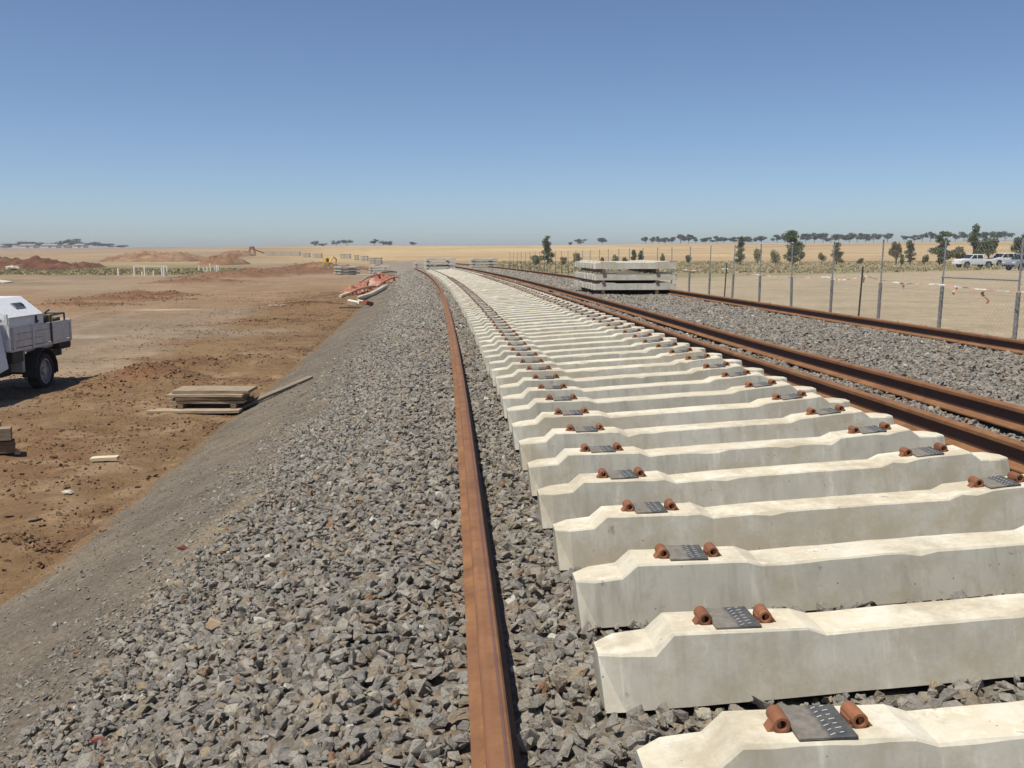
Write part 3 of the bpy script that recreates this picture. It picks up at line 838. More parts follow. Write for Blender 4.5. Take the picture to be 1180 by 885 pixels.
scatter('soil_clods', np.stack([X, Y, Z], 1), ROTc, s[:, None] * np.stack([rng.uniform(.8, 1.4, n), rng.uniform(.8, 1.2, n), rng.uniform(.6, 1, n)], 1), rng.integers(0, 5, n), cl)
clod(80, 569, .085, PROCK, 'pale rounded rock half sunk in the clay', 'pale_rock', 'rock', (1.1, .8, .6), .4)
clod(40, 601, .085, DROCK, 'flat purple-grey stone lying on the clay', 'dark_rock', 'rock', (1.2, .6, .4), .3)
clod(10, 505 + 60, .055, DROCK, 'small grey stone on the clay by the photo edge', 'dark_rock', 'rock', (1.2, .8, .6), 1.3)
clod(212, 633, .045, RROCK, 'dark red stone lying on the fine gravel shoulder', 'red_rock', 'rock', (1.4, .8, .8), .6)
clod(246, 722, .05, stone_mesh(414, 'brown_stone', nmat('brown stone', (.27, .19, .12), (.36, .26, .17), 2), 15, .8), 'rounded brown stone among grey stones at the edge of the ballast', 'brown_stone', 'rock', (1, 1, .9))
clod(114, 855, .032, RROCK, 'small orange-red stone among the grey stones near the bottom', 'red_rock', 'rock', (1.2, .9, .8), .6)

# ------------------------------------------------------------------ stacks of sleepers
def sleeper_stack(base, rz, layers, gap, depth, mat_mesh, name_where, first_gap=.06, skip=None):
    """rows of whole sleepers, each a thing; timber bearers between the rows"""
    Rz = Matrix.Rotation(rz, 3, 'Z')
    z = first_gap
    n_lay = len(layers)
    for li, (g, cnt) in enumerate(layers):
        tname = {0: 'bottom', n_lay - 1: 'top'}.get(li, 'middle' if n_lay == 3 else ('second' if li == 1 else 'third'))
        # bearers under this row
        for bi, bx in enumerate((.28, 1.95)):
            lo = z - (first_gap if li == 0 else g)
            mb = MB().box((0, depth / 2 - .14, 0), (.09, depth + .02, (first_gap if li == 0 else g) - .002))
            b = mb.build('timber_bearer', M['timber_dark'])
            hh = (first_gap if li == 0 else g)
            p = Vector(base) + Rz @ Vector((bx, 0, lo + hh / 2)); b.location = p; b.rotation_euler = (0, 0, rz)
            tag(b, f'{("left", "right")[bi]} timber bearer under the {tname} row {name_where}', 'bearer', f'timber bearers {name_where}')
        for k in range(cnt):
            s = link('concrete_sleeper', mat_mesh)
            yy = k * (depth / cnt) + random.uniform(-.01, .01)
            p = Vector(base) + Rz @ Vector((.435 + random.uniform(-.03, .03), yy, z + .222))
            s.location = p; s.rotation_euler = (0, 0, rz + random.uniform(-.006, .006))
            lab = (f'front grey sleeper, {tname} row, {name_where}' if k == 0 else f'grey sleeper behind the {tname} front one {name_where}')
            tag(s, lab, 'railway sleeper', f'grey concrete sleepers stacked {name_where}')
        z += .224 + (layers[li + 1][0] if li + 1 < n_lay else 0)
bp = atY(684, 29.4); bp.z = float(zrow(29.4)) - .03
sleeper_stack(bp, head_of(30) * 1.0, [(.15, 14), (.07, 14), (.12, 14)], 0, 4.0, SLP_FAR, 'in the stack by the fence', .15)
p = on_track(81, -.42, .005)
sleeper_stack(p, head_of(81), [(.08, 7), (.10, 7), (.11, 7)], 0, 2.2, SLP_FAR, 'in the stack ending the laid row', .08)
bp = atY(543, 92); bp.z = float(zrow(92)) - .02
sleeper_stack(bp, head_of(90), [(.07, 6), (.08, 6), (.08, 6)], 0, 2.2, SLP_FAR, 'in the far right stack', .06)
bp = atY(477, 104); bp.z = float(zrow(104)) - .20
sleeper_stack(bp, head_of(100), [(.1, 4), (.12, 4)], 0, 1.6, SLP_FAR, 'in the far left stack', .08)
bp = atY(425, 118); sleeper_stack(bp, .1, [(.12, 5), (.1, 5), (.1, 5)], 0, 1.8, SLP_FAR, 'in the wide stack beyond the orange heap', .1)
bp = atY(391.5, 112); sleeper_stack(bp, .62, [(.12, 5), (.1, 5), (.1, 5)], 0, 2.0, SLP_FAR, 'in the turned stack near the digger', .1)
# long far stacks, a few pixels high: one thing each, its rows are its parts
far_rows = [(306, 346, 330), (349, 357, 300), (361, 371, 290), (392, 404, 280), (408, 413, 260), (416, 424, 250), (426, 440, 185)]
names = ['longest low row of stacked concrete far off at the left of the line of stacks', 'small far stack of concrete just right of the longest row', 'far stack of concrete behind the yellow digger',
         'far stack of concrete right of the yellow digger', 'narrow far stack of concrete above the turned stack', 'far pale stack of concrete between the narrow one and the wide stack', 'grey stack of concrete just behind the wide stack']
for (x0, x1, Y), nm in zip(far_rows, names):
    a = atY(x0, Y); b = atY(x1, Y); w = b.x - a.x
    t = thing('concrete_stack', nm, 'stack', (a.x + w / 2, Y, min(a.z, b.z)), 0, 'far stacks of concrete sleepers')
    for k in range(3):
        mb = MB()
        cnt = max(2, int(w / 2.7))
        for q in range(cnt):
            mb.box(((q + .5) * w / cnt - w / 2, 0, .25 + k * .42), (w / cnt - .12, 2.4, .30))
        mb.build('sleeper_row', M['concrete_old'], t)
    MB().box((0, 0, 1.27), (w, 2.3, .05)).build('timber_cover', M['timber'], t)
t = atY(426, 110); pl = MB().box((0, 0, .06), (3.0, 1.0, .12)).build('concrete_slab', M['concrete_old']); pl.location = t
tag(pl, 'pale concrete slab lying on the soil just beyond the orange heap', 'slab')

# ------------------------------------------------------------------ wire fence
OFF_F = 8.5
def fpt(Y, h=0.0, o=OFF_F):
    m = float(ax_m(Y)); L = math.sqrt(1 + m * m)
    x = float(ax_x(Y)) + o / L; y = Y - o * m / L
    return Vector((x, y, float(ground(x, y, False)) + h))
FH = 1.86
fence = thing('wire_fence', 'long galvanised chain wire fence with steel posts between the stones and the pale lot', 'fence', fpt(14))
finv = -fence.location
post_Y = [1.048 * q for q in [12.6, 14.5, 16.8, 19.2] + [21.6 + 2.42 * k for k in range(31)]]
post_Y = [Y for Y in post_Y if Y < 96]
PO = MB().tube([(0, 0, .9), (0, 0, FH + .04)], .017, 8).add([(-.03, -.03, FH + .04), (.03, -.03, FH + .04), (.03, .03, FH + .04), (-.03, .03, FH + .04), (0, 0, FH + .075)],
     [(0, 3, 2, 1), (0, 1, 4), (1, 2, 4), (2, 3, 4), (3, 0, 4)]).mesh('fence_post', M['galv'])
PB = MB().tube([(0, 0, -.3), (0, 0, .98)], .036, 10).mesh('post_sleeve', M['galv_dark'])
for Y in post_Y:
    o = link('fence_post', PO, fence); link('post_sleeve', PB, o); o.location = fpt(Y) + finv; o.rotation_euler = (random.uniform(-.02, .02), random.uniform(-.02, .03), 0)
ws = MB()
for h in (.08, .9, FH - .04):
    ws.tube([fpt(Y, h - .02 * math.sin(math.pi * ((k % 2)))) + finv for k, Y in enumerate(np.arange(11.5, 96, 1.25))], .0022, 4)
ws.build('strand_wire', M['wire'], fence)
V_, F_ = [], []
def strand(Y0, Y1, h0, h1, r=.0009):
    a = fpt(Y0, h0) + finv; b = fpt(Y1, h1) + finv
    q = len(V_)
    for c in (a, b):
        V_.extend([(c.x + r, c.y, c.z), (c.x - r, c.y + r, c.z), (c.x - r, c.y - r, c.z)])
    F_.extend([(q, q + 1, q + 4, q + 3), (q + 1, q + 2, q + 5, q + 4), (q + 2, q, q + 3, q + 5)])
Y = 11.0
while Y < 60:
    strand(Y, Y + FH * .8, .06, FH - .05); strand(Y + FH * .8, Y, .06, FH - .05); Y += .10 if Y < 30 else .2
mw = link('chain_wire', np_mesh('chain_wire', V_, F_, M['wire']), fence); mw['kind'] = 'stuff'
a, b = fpt(15.2, 1.16), fpt(17.6, 1.16)
MB().tube([a + finv, b + finv], .014, 6).build('brace_rail', M['galv'], fence)
# black pickets carrying the warning tape
pick_Y = [20.7, 30.5]
for Y, nm in zip(pick_Y, ['black steel picket with tape tied to its top, standing just right of a fence post', 'black steel picket farther along the wire fence, left of the big tree']):
    o = MB().box((0, 0, .62), (.024, .024, 1.3)).box((.014, 0, .62), (.02, .006, 1.3)).build('steel_picket', M['picket'])
    o.location = fpt(Y, 0, OFF_F - .18); o.rotation_euler = (.02, .03, .3); tag(o, nm, 'picket')
def tape(Ya, Yb, ha, hb, sag, label, seed, o=OFF_F - .12):
    r = random.Random(seed); n = 26
    t = thing('warning_tape', label, 'tape', fpt(Ya, ha, o), 0, 'warning tape strung along the wire fence')
    base = t.location
    A, B = MB(), MB()
    pts = []
    for k in range(n + 1):
        f = k / n; Y = Ya + (Yb - Ya) * f
        pts.append((fpt(Y, ha + (hb - ha) * f - sag * 4 * f * (1 - f) + r.uniform(-.006, .006), o) - base, r.uniform(-1, 1) * 1.0 + f * 7))
    for k in range(n):
        (p, a1), (q, a2) = pts[k], pts[k + 1]
        w1 = Vector((math.sin(a1) * .6, 0, math.cos(a1))).normalized() * .0095; w2 = Vector((math.sin(a2) * .6, 0, math.cos(a2))).normalized() * .0095
        nv = Vector((.0012, .0, .0005))
        vs = [p - w1, p + w1, q + w2, q - w2, p - w1 + nv, p + w1 + nv, q + w2 + nv, q - w2 + nv]
        (A if (k // 2) % 2 else B).add(vs, [(0, 1, 2, 3), (7, 6, 5, 4), (0, 3, 7, 4), (1, 5, 6, 2)])
    A.build('orange_band', M['tape_o'], t); B.build('white_band', M['tape_w'], t)
    return t
spans = [(13.2, 17.6, .98, 1.0), (17.6, 20.7, 1.0, 1.1), (20.7, 22.6, 1.1, 1.02), (22.6, 27.7, 1.02, .98), (27.7, 30.5, .98, 1.12), (30.5, 38.0, 1.12, 1.05)]
sl_ = ['warning tape around the closest fence post at the right edge of the photo', 'warning tape running up to the tied top of the black picket', 'short warning tape left of the tied black picket',
       'warning tape on the fence under the big leafy tree', 'sagging warning tape leading to the farther black picket', 'last faint warning tape beyond the farther black picket']
for i, (a, b, ha, hb) in enumerate(spans): tape(a, b, ha, hb, .05 + .02 * (i % 3), sl_[i], 50 + i)
# loose fluttering ends of tape
for i, (Y, h, nm) in enumerate([(18.9, .98, 'crumpled orange tape end hanging on the fence right of the tied picket'), (15.9, .92, 'orange tape end hanging on the fence near the closest post'), (20.72, 1.12, 'knot of orange tape on top of the black picket'),
                                (16.8, .95, 'small orange tape end between the two closest fence posts')]):
    r = random.Random(i); mb = MB(); p0 = Vector((0, 0, 0))
    for q in range(5):
        p1 = p0 + Vector((r.uniform(-.05, .05), r.uniform(-.05, .05), r.uniform(-.06, .0)))
        w = Vector((r.uniform(-1, 1), r.uniform(-1, 1), r.uniform(-.4, .4))).normalized() * .025; d = Vector((.0015, .001, 0))
        mb.add([p0 - w, p0 + w, p1 + w, p1 - w, p0 - w + d, p0 + w + d, p1 + w + d, p1 - w + d], [(0, 1, 2, 3), (7, 6, 5, 4), (0, 3, 7, 4), (1, 5, 6, 2)]); p0 = p1
    o = mb.build('tape_end', M['tape_o']); o.location = fpt(Y, h, OFF_F - .13); tag(o, nm, 'tape')

# ------------------------------------------------------------------ vehicles
def wheel(parent, loc, rad=.385, w=.25, side=1):
    t = MB(); n = 24; prof = [(-w / 2, rad * .70), (-w / 2, rad * .93), (-w * .36, rad), (w * .36, rad), (w / 2, rad * .93), (w / 2, rad * .70)]
    secs = []
    for k in range(n):
        a = 2 * math.pi * k / n; secs.append([(x, r_ * math.cos(a), r_ * math.sin(a)) for x, r_ in prof])
    vs = [p for g in secs for p in g]; m_ = len(prof); fs = []
    for k in range(n):
        for q in range(m_): fs.append((k * m_ + q, k * m_ + (q + 1) % m_, ((k + 1) % n) * m_ + (q + 1) % m_, ((k + 1) % n) * m_ + q))
    wh = t.add(vs, fs).build('wheel', M['tyre'], parent); wh.location = loc
    s = side; rm = MB()
    rm.tube([(s * w * .18, 0, 0), (s * w * .24, 0, 0)], [rad * .70, rad * .70], 20)
    rm.ring((s * w * .2, 0, 0), (s * w * .44, 0, 0), rad * .72, rad * .62, 20); rm.tube([(s * w * .2, 0, 0), (s * w * .40, 0, 0)], [rad * .26, rad * .2], 12)
    for k in range(5):
        a = 2 * math.pi * k / 5; rm.box((s * w * .26, math.cos(a) * rad * .45, math.sin(a) * rad * .45), (.02, .06, .06))
    rm.build('rim', M['rim'], wh)
    return wh
def car_body(parent, mat, prof, hw, tumble):
    """side outline (y forward = -Y, z) lofted over the width with the sides drawn in towards the roof"""
    zb = min(z for y, z in prof)
    secs = []
    for f in (-1, -.96, 0, .96, 1):
        e = 1 if abs(f) < .99 else 0
        secs.append([(f * (hw - tumble * max(0, z - .95)), y * (1 if e else .985), z if e else zb + (z - zb) * .97) for y, z in prof])
    return MB().loft(secs).build('body', mat, parent, bevel=.02, seg=2)
def car_glass(parent, hw, tumble, quads):
    for q in quads:
        mb = MB()
        for s in (-1, 1):
            vs = []
            for y, z in q: vs.append((s * (hw - tumble * max(0, z - .95) + .004), y, z))
            for y, z in q: vs.append((s * (hw - tumble * max(0, z - .95) - .012), y, z))
            n = len(q); fs = [tuple(range(n)), tuple(range(2 * n - 1, n - 1, -1))] + [(i, i + n, (i + 1) % n + n, (i + 1) % n) for i in range(n)]
            MB().add(vs, fs).build('side_window', M['glass'], parent)

# the tray-back work vehicle at the left; local +Y is its rear, it faces the camera side
ute = thing('tray_ute', 'white tray-back work vehicle with sloping white canopy, cut off by the left edge', 'ute', (-10.74, 20.0, float(ground(-10.3, 20.0, False)) - .02), R(.5))
gz = 0
# chassis and running gear
MB().box((-.42, -.6, .62), (.09, 4.6, .14)).box((.42, -.6, .62), (.09, 4.6, .14)).box((0, .0, .40), (1.3, .14, .16)).box((0, -3.05, .42), (1.3, .12, .14)).box((0, .9, .60), (.9, .08, .1)).box((.30, -1.2, .52), (.5, .9, .26)).build('chassis', M['grime'], ute)
for s in (-1, 1):
    wheel(ute, (s * .78, 0, .385), side=s); wheel(ute, (s * .78, -3.05, .385), side=s)
MB().box((0, -.05, .95), (1.82, 2.66, .06)).box((0, -.05, .88), (1.5, 2.5, .08)).build('tray_deck', M['alloy'], ute)
def dropside(x, y0, y1, name='dropside'):
    mb = MB()
    for k in range(3): mb.box((x, (y0 + y1) / 2, 1.06 + k * .135), (.028, y1 - y0, .128))
    o = mb.build(name, M['alloy'], ute, bevel=.004)
    h = MB()
    for f in (.03, .33, .66, .97): h.box((x + (.02 if x > 0 else -.02), y0 + (y1 - y0) * f, 1.17), (.022, .07, .46))
    h.build('hinge_post', M['alloy'], o)
    return o
dropside(.905, -1.36, 1.27); dropside(-.905, -1.36, 1.27)
mb = MB()
for k in range(3): mb.box((0, 1.285, 1.06 + k * .135), (1.80, .028, .128))
mb.build('tailgate', M['alloy'], ute, bevel=.004)
mb = MB().box((0, -1.42, 1.55), (1.8, .05, .06)).box((0, -1.42, 1.2), (1.84, .05, .5))
for x in (-.87, -.3, .3, .87): mb.box((x, -1.42, 1.42), (.05, .05, .5))
mb.build('headboard', M['white'], ute)
# tapered canopy box at the front of the tray
def canopy_sec(y, top): return [(-.89, y, 1.0), (.89, y, 1.0), (.89, y, 1.60), (.45, y, top), (-.45, y, top), (-.89, y, 1.60)]
cn = MB().loft([canopy_sec(-1.36, 1.96), canopy_sec(.06, 1.96)]).build('canopy', M['white'], ute, bevel=.012, seg=2)
sgn = Vector((.44, 0, -.36)).normalized(); nrm = Vector((.36, 0, .44)).normalized()
wv = MB(); c0 = Vector((.66, -.52, 1.79)) + nrm * .012
Rw = Matrix((sgn, Vector((0, 1, 0)), nrm)).transposed()
wv.box(c0, (.15, .40, .02), Rw); wv.build('roof_vent', M['rim'], cn, bevel=.004)
wv = MB()
for k in range(5): wv.box(c0 + nrm * .012 + sgn * (.05 - .025 * k), (.006, .34, .006), Rw)
wv.box(c0 + nrm * .018 + Vector((0, .14, 0)) , (.07, .07, .02), Rw); wv.build('vent_slat', M['black'], cn)
MB().box((.90, -.28, 1.50), (.03, .05, .16)).box((.915, -.28, 1.46), (.03, .09, .04)).build('canopy_latch', M['black'], cn)
MB().box((.893, -.65, 1.585), (.02, 1.42, .03)).build('lid_edge', M['alloy'], cn)
# cab, mostly outside the photo
cabp = [(-1.52, .62), (-1.50, 1.78), (-1.62, 1.84), (-2.45, 1.84), (-2.62, 1.78), (-3.12, 1.28), (-4.02, 1.16), (-4.12, 1.02), (-4.14, .55), (-3.55, .5), (-3.5, .75), (-3.3, .88), (-2.8, .88), (-2.6, .75), (-2.55, .45)]
car_body(ute, M['white'], cabp, .90, .20)
car_glass(ute, .90, .20, [[(-1.66, 1.22), (-1.66, 1.72), (-2.44, 1.72), (-2.9, 1.24)]])
MB().add([(-.70, -2.64, 1.76), (.70, -2.64, 1.76), (.78, -3.10, 1.31), (-.78, -3.10, 1.31), (-.70, -2.66, 1.775), (.70, -2.66, 1.775), (.78, -3.12, 1.325), (-.78, -3.12, 1.325)], [(0, 1, 2, 3), (7, 6, 5, 4), (0, 4, 5, 1), (1, 5, 6, 2), (2, 6, 7, 3), (3, 7, 4, 0)]).build('windscreen', M['glass'], ute)
MB().box((0, -4.17, .62), (1.76, .14, .24)).build('bumper', M['black'], ute, bevel=.02)
for s in (-1, 1): MB().box((s * .68, -4.11, .93), (.34, .07, .17)).build('headlight', M['lamp_clear'], ute, bevel=.01)
MB().box((0, -4.11, .93), (.9, .06, .15)).build('grille', M['black'], ute)
for s in (-1, 1):
    MB().box((s * .74, .46, .52), (.30, .02, .48)).build('mud_flap', M['black'], ute)
    g = []
    for k in range(9):
        a = R(-10 + 25 * k); g.append((0, -math.cos(a) * .50, .40 + math.sin(a) * .48))
    mb = MB()
    for k in range(8):
        p, q = Vector(g[k]), Vector(g[k + 1]); mb.add([(s * .64, p.y, p.z), (s * .93, p.y, p.z), (s * .93, q.y, q.z), (s * .64, q.y, q.z), (s * .64, p.y * .97, p.z - .012), (s * .93, p.y * .97, p.z - .012), (s * .93, q.y * .97, q.z - .012), (s * .64, q.y * .97, q.z - .012)], [(0, 1, 2, 3), (7, 6, 5, 4), (0, 4, 5, 1), (2, 6, 7, 3), (1, 5, 6, 2), (0, 3, 7, 4)])
    mb.build('wheel_guard', M['black'], ute)
    MB().box((s * .62, -.62, .66), (.26, .10, .44)).build('guard_stay', M['alloy'], ute)
    MB().box((s * .70, -1.05, .80), (.34, .44, .22)).build('underbody_toolbox', M['black'], ute, bevel=.01)
    MB().box((s * .70, 1.25, .86), (.36, .06, .13)).build('tail_lamp', M['lamp_red'], ute, bevel=.008)
    MB().box((s * .70, .95, .84), (.38, .52, .14)).build('rear_bracket', M['grime'], ute)
MB().tube([(-.7, 1.22, .8), (.7, 1.22, .8)], .035, 8).build('rear_bar', M['grime'], ute)
# the gear standing in the rear of the tray
gear = thing('work_gear', 'yellow and black machine gear standing in the back of the white work vehicle', 'equipment', (-10.1, 20.66, float(ute.location.z) + .98), .1)
mb = MB()
for x in (-.25, .25):
    for y in (-.4, .4): mb.tube([(x, y, 0), (x, y, .56)], .02, 6)
for y in (-.4, .4): mb.tube([(-.25, y, .56), (.25, y, .56)], .02, 6)
for x in (-.25, .25): mb.tube([(x, -.4, .56), (x, .4, .56)], .02, 6)
mb.build('carry_frame', M['black'], gear)
MB().box((0, -.05, .47), (.26, .26, .16)).build('motor_cover', M['yellow'], gear, bevel=.03)
MB().box((.0, -.28, .44), (.3, .16, .2)).box((-.05, .05, .30), (.3, .5, .14)).build('engine_block', M['grime'], gear, bevel=.015)
MB().box((.05, .22, .40), (.3, .2, .16)).build('fuel_tank', M['black'], gear, bevel=.02)
MB().tube([(.12, -.3, .4), (.12, -.3, .62), (.12, -.1, .66)], .02, 6).build('lifting_hook', M['black'], gear)

def small_car(name, label, cat, px, Y, mat, rz, kind):
    p = atY(px, Y); t = thing(name, label, cat, p, rz, None)
    hw = .90
    if kind == 'ute':
        prof = [(2.62, .55), (2.62, 1.02), (2.58, 1.10), (.92, 1.10), (.88, 1.62), (.75, 1.72), (-.35, 1.74), (-.55, 1.70), (-1.12, 1.14), (-2.2, 1.02), (-2.42, .92), (-2.45, .5), (-1.95, .45), (-1.9, .7), (-1.7, .83), (-1.3, .83), (-1.1, .7), (-1.05, .40), (1.1, .42), (1.15, .7), (1.35, .84), (1.8, .84), (2.0, .7), (2.05, .5)]
        car_body(t, mat, prof, hw, .2)
        car_glass(t, hw, .2, [[(-.98, 1.16), (-.52, 1.62), (-.12, 1.63), (-.12, 1.16)], [(-.02, 1.16), (-.02, 1.63), (.68, 1.62), (.74, 1.16)]])
        zr_ = 1.10; wb = (-1.5, 1.58)
        MB().box((0, 1.75, 1.105), (1.5, 1.5, .04)).build('tub_floor', M['black'], t)
    else:
        prof = [(2.35, .55), (2.40, 1.0), (2.2, 1.62), (2.0, 1.80), (-.4, 1.82), (-.62, 1.76), (-1.2, 1.18), (-2.2, 1.05), (-2.42, .92), (-2.45, .5), (-1.95, .45), (-1.9, .7), (-1.7, .85), (-1.3, .85), (-1.1, .7), (-1.05, .42), (.95, .42), (1.0, .7), (1.2, .86), (1.6, .86), (1.8, .7), (1.85, .5)]
        car_body(t, mat, prof, hw, .2)
        car_glass(t, hw, .2, [[(-1.02, 1.2), (-.56, 1.68), (-.1, 1.70), (-.1, 1.2)], [(.0, 1.2), (.0, 1.70), (.9, 1.70), (.9, 1.2)], [(1.0, 1.2), (1.0, 1.70), (1.95, 1.68), (2.12, 1.2)]])
        wb = (-1.5, 1.4)
    for y in wb:
        for s in (-1, 1): wheel(t, (s * .78, y, .37), .37, .24, s)
    zf = 1.13 if kind == 'ute' else 1.17; a0 = -1.10 if kind == 'ute' else -1.18; b0 = -.57 if kind == 'ute' else -.64; zt_ = 1.66 if kind == 'ute' else 1.73
    MB().add([(-.74, b0, zt_), (.74, b0, zt_), (.82, a0, zf + .03), (-.82, a0, zf + .03), (-.74, b0 - .012, zt_ + .012), (.74, b0 - .012, zt_ + .012), (.82, a0 - .012, zf + .042), (-.82, a0 - .012, zf + .042)], [(0, 1, 2, 3), (7, 6, 5, 4), (0, 4, 5, 1), (1, 5, 6, 2), (2, 6, 7, 3), (3, 7, 4, 0)]).build('windscreen', M['glass'], t)
    MB().box((0, -2.45, .55), (1.7, .12, .2)).build('bumper', M['black'] if kind != 'ute' else mat, t, bevel=.02)
    for s in (-1, 1):
        MB().box((s * .66, -2.42, .86), (.36, .08, .15)).build('headlight', M['lamp_clear'], t)
        MB().box((s * .80, (2.60 if kind == 'ute' else 2.39), .95), (.14, .06, .26)).build('tail_lamp', M['lamp_red'], t)
    return t
small_car('pickup_ute', 'white double-cab pickup parked beyond the fence, its nose to the left', 'ute', 1122, 124, M['white'], R(-80), 'ute')
small_car('parked_wagon', 'white wagon with dark windows parked behind the white pickup', 'car', 1157, 138, M['white'], R(-76), 'wagon')
small_car('parked_wagon', 'silver wagon parked at the right edge of the photo, closest of the parked vehicles', 'car', 1182, 106, M['silver'], R(-70), 'wagon')

# tiny yellow digger
dg = thing('yellow_digger', 'small far yellow digger standing behind the soil heap left of the turned stack', 'digger', atY(376, 150), R(60))
dg.scale = (.62, .62, .62)
for s in (-1, 1):
    MB().prism([(-1.7, .1), (-1.5, 0), (1.5, 0), (1.7, .1), (1.7, .5), (1.4, .7), (-1.4, .7), (-1.7, .5)], s * 1.15 - .25, s * 1.15 + .25).build('track', M['black'], dg)
MB().box((-.2, 0, 1.2), (2.6, 2.3, .8)).build('body', M['yellow'], dg, bevel=.1)
MB().box((.5, .6, 2.0), (1.1, .95, 1.3)).build('cab', M['yellow'], dg, bevel=.06)
MB().box((.7, .6, 2.1), (.8, 1.0, .8)).build('cab_window', M['glass'], dg)
MB().tube([(.9, -.2, 1.4), (2.4, -.2, 3.0), (3.6, -.2, 2.3)], [.22, .2, .16], 6).build('boom', M['yellow'], dg)
MB().tube([(3.6, -.2, 2.4), (3.3, -.2, .9)], [.16, .12], 6).build('dipper', M['yellow'], dg)
MB().prism([(3.0, .2), (3.6, .2), (3.7, .9), (3.1, 1.0)], -.6, .2).build('bucket', M['grime'], dg)

# ------------------------------------------------------------------ timbers, offcuts
def plank(label, c, L, w, t, rz, mat='timber', tilt=(0, 0), name='timber_plank', group=None):
    n = 5; secs = []
    r = random.Random(hash(label) % 1000 if False else sum(map(ord, label)))
    for k in range(n + 1):
        x = -L / 2 + L * k / n; b = .0045 * min(1, L) * math.sin(k * 1.7 + r.random() * 6)
        e = r.uniform(-.004, .004) * min(1, L)
        secs.append([(x, -w / 2 + e, -t / 2 + b), (x, w / 2 + e, -t / 2 + b), (x, w / 2 + e, t / 2 + b), (x, -w / 2 + e, t / 2 + b)])
    o = MB().loft(secs).build(name, M[mat], bevel=.004)
    o.location = c; o.rotation_euler = (tilt[0], tilt[1], rz)
    return tag(o, label, 'plank', group)
b0 = at(236, 474)
S_ = lambda dx, dy, dz: (b0.x + dx, b0.y + dy, b0.z + dz)
GP = 'timbers piled by the foot of the gravel shoulder'
plank('lowest board of the timber pile, sticking out towards the camera', S_(-.14, -.10, .03), 1.62, .30, .05, .03, 'timber', group=GP)
plank('second lowest board of the timber pile, at the back on the soil', S_(.15, .45, .03), 1.55, .30, .06, .0, 'timber_dark', group=GP)
plank('left cross block carrying the timber pile', S_(-.40, .22, .10), .55, .1, .08, 1.5, 'timber_dark', group=GP)
plank('right cross block carrying the timber pile', S_(.52, .22, .10), .55, .1, .08, 1.6, 'timber_dark', group=GP)
plank('thin middle board at the front of the timber pile', S_(.06, .06, .165), 1.30, .2, .045, .02, 'timber', group=GP)
plank('thick middle board at the back of the timber pile', S_(.05, .36, .17), 1.42, .26, .06, -.01, 'timber_dark', group=GP)
plank('short dark board set back under the top slab of the timber pile', S_(.1, .18, .225), 1.2, .46, .05, .03, 'timber_dark', group=GP)
plank('upper board under the pale top of the timber pile', S_(.02, .16, .285), 1.36, .44, .05, -.015, 'timber', group=GP)
plank('pale dusty top slab of the timber pile', S_(.10, .34, .345), 1.36, .62, .055, .01, 'timber', group=GP)
pA, pB = at(268, 476), at(358, 437)
d = pB - pA
plank('long thin board lying along the foot of the gravel shoulder', (pA + pB) / 2 + Vector((0, 0, .045)), d.length, .16, .05, math.atan2(d.y, d.x), 'timber_grey', (0.0, -math.asin(d.z / d.length)))
q = at(-10, 528) + Vector((-.36, 0, 0))
for nm, dx, dy, dz, L, rz in [('lower dark square timber at the left edge of the photo', -.15, 0, .11, 1.5, .42), ('upper front timber of the pair at the left edge of the photo', -.17, -.02, .30, 1.5, .40), ('upper back timber at the left edge of the photo', -.40, .24, .34, 1.4, .42)]:
    plank(nm, q + Vector((dx, dy, dz)), L, .22, .17, rz, 'timber_dark' if 'lower' in nm else 'timber', group='square timbers at the left edge of the photo')
o = at(20, 524); plank('small pale wood chip beside the square timbers', o + Vector((0, 0, .04)), .07, .06, .07, .2, 'pale_wood', name='wood_chip')
o = at(121, 532); plank('pale wood offcut lying alone on the clay', o + Vector((0, 0, .045)), .36, .11, .05, .08, 'pale_wood', (.05, -.04), name='wood_offcut')
o = at(6, 326); sl0 = plank('pale sheet propped on the soil at the left edge of the photo', o + Vector((-.7, .2, .16)), 2.2, 1.1, .08, -.3, 'concrete_old', (.05, .10), name='sheet_offcut')
o = at(16, 312); bl = link('rubble_block', PROCK); bl.location = o + Vector((0, 0, .45)); bl.scale = (1.3, .8, .8); tag(bl, 'pale broken block in front of the long red soil mound', 'block')
# bits beside the orange heap
for i, (px, py, nm) in enumerate([(312, 353, 'left one of the three pale scraps lying alone on the soil'), (318, 353, 'middle one of the three pale scraps lying alone on the soil'), (326, 353, 'right one of the three pale scraps lying alone on the soil')]):
    o = at(px, py); plank(nm, o + Vector((0, 0, .05)), .22, .14, .06, .3 * i, 'pale_wood', name='wood_scrap')
for i, (px, py, nm, mt, L) in enumerate([(406, 353, 'cream lump on the dark scrap in front of the orange heap', 'cream', .5), (417, 353, 'second cream lump on the dark scrap in front of the orange heap', 'cream', .4), (424, 354, 'reddish lump at the right end of the dark scrap', 'red_steel', .5)]):
    o = at(px, py); plank(nm, o + Vector((0, 0, .2)), L, .28, .2, .5 * i, mt, (.2, .2), name='scrap_lump')
o = at(413, 355.5); plank('dark board lying in front of the orange heap', o + Vector((0, 0, .05)), 1.9, .35, .1, .12, 'timber_dark')

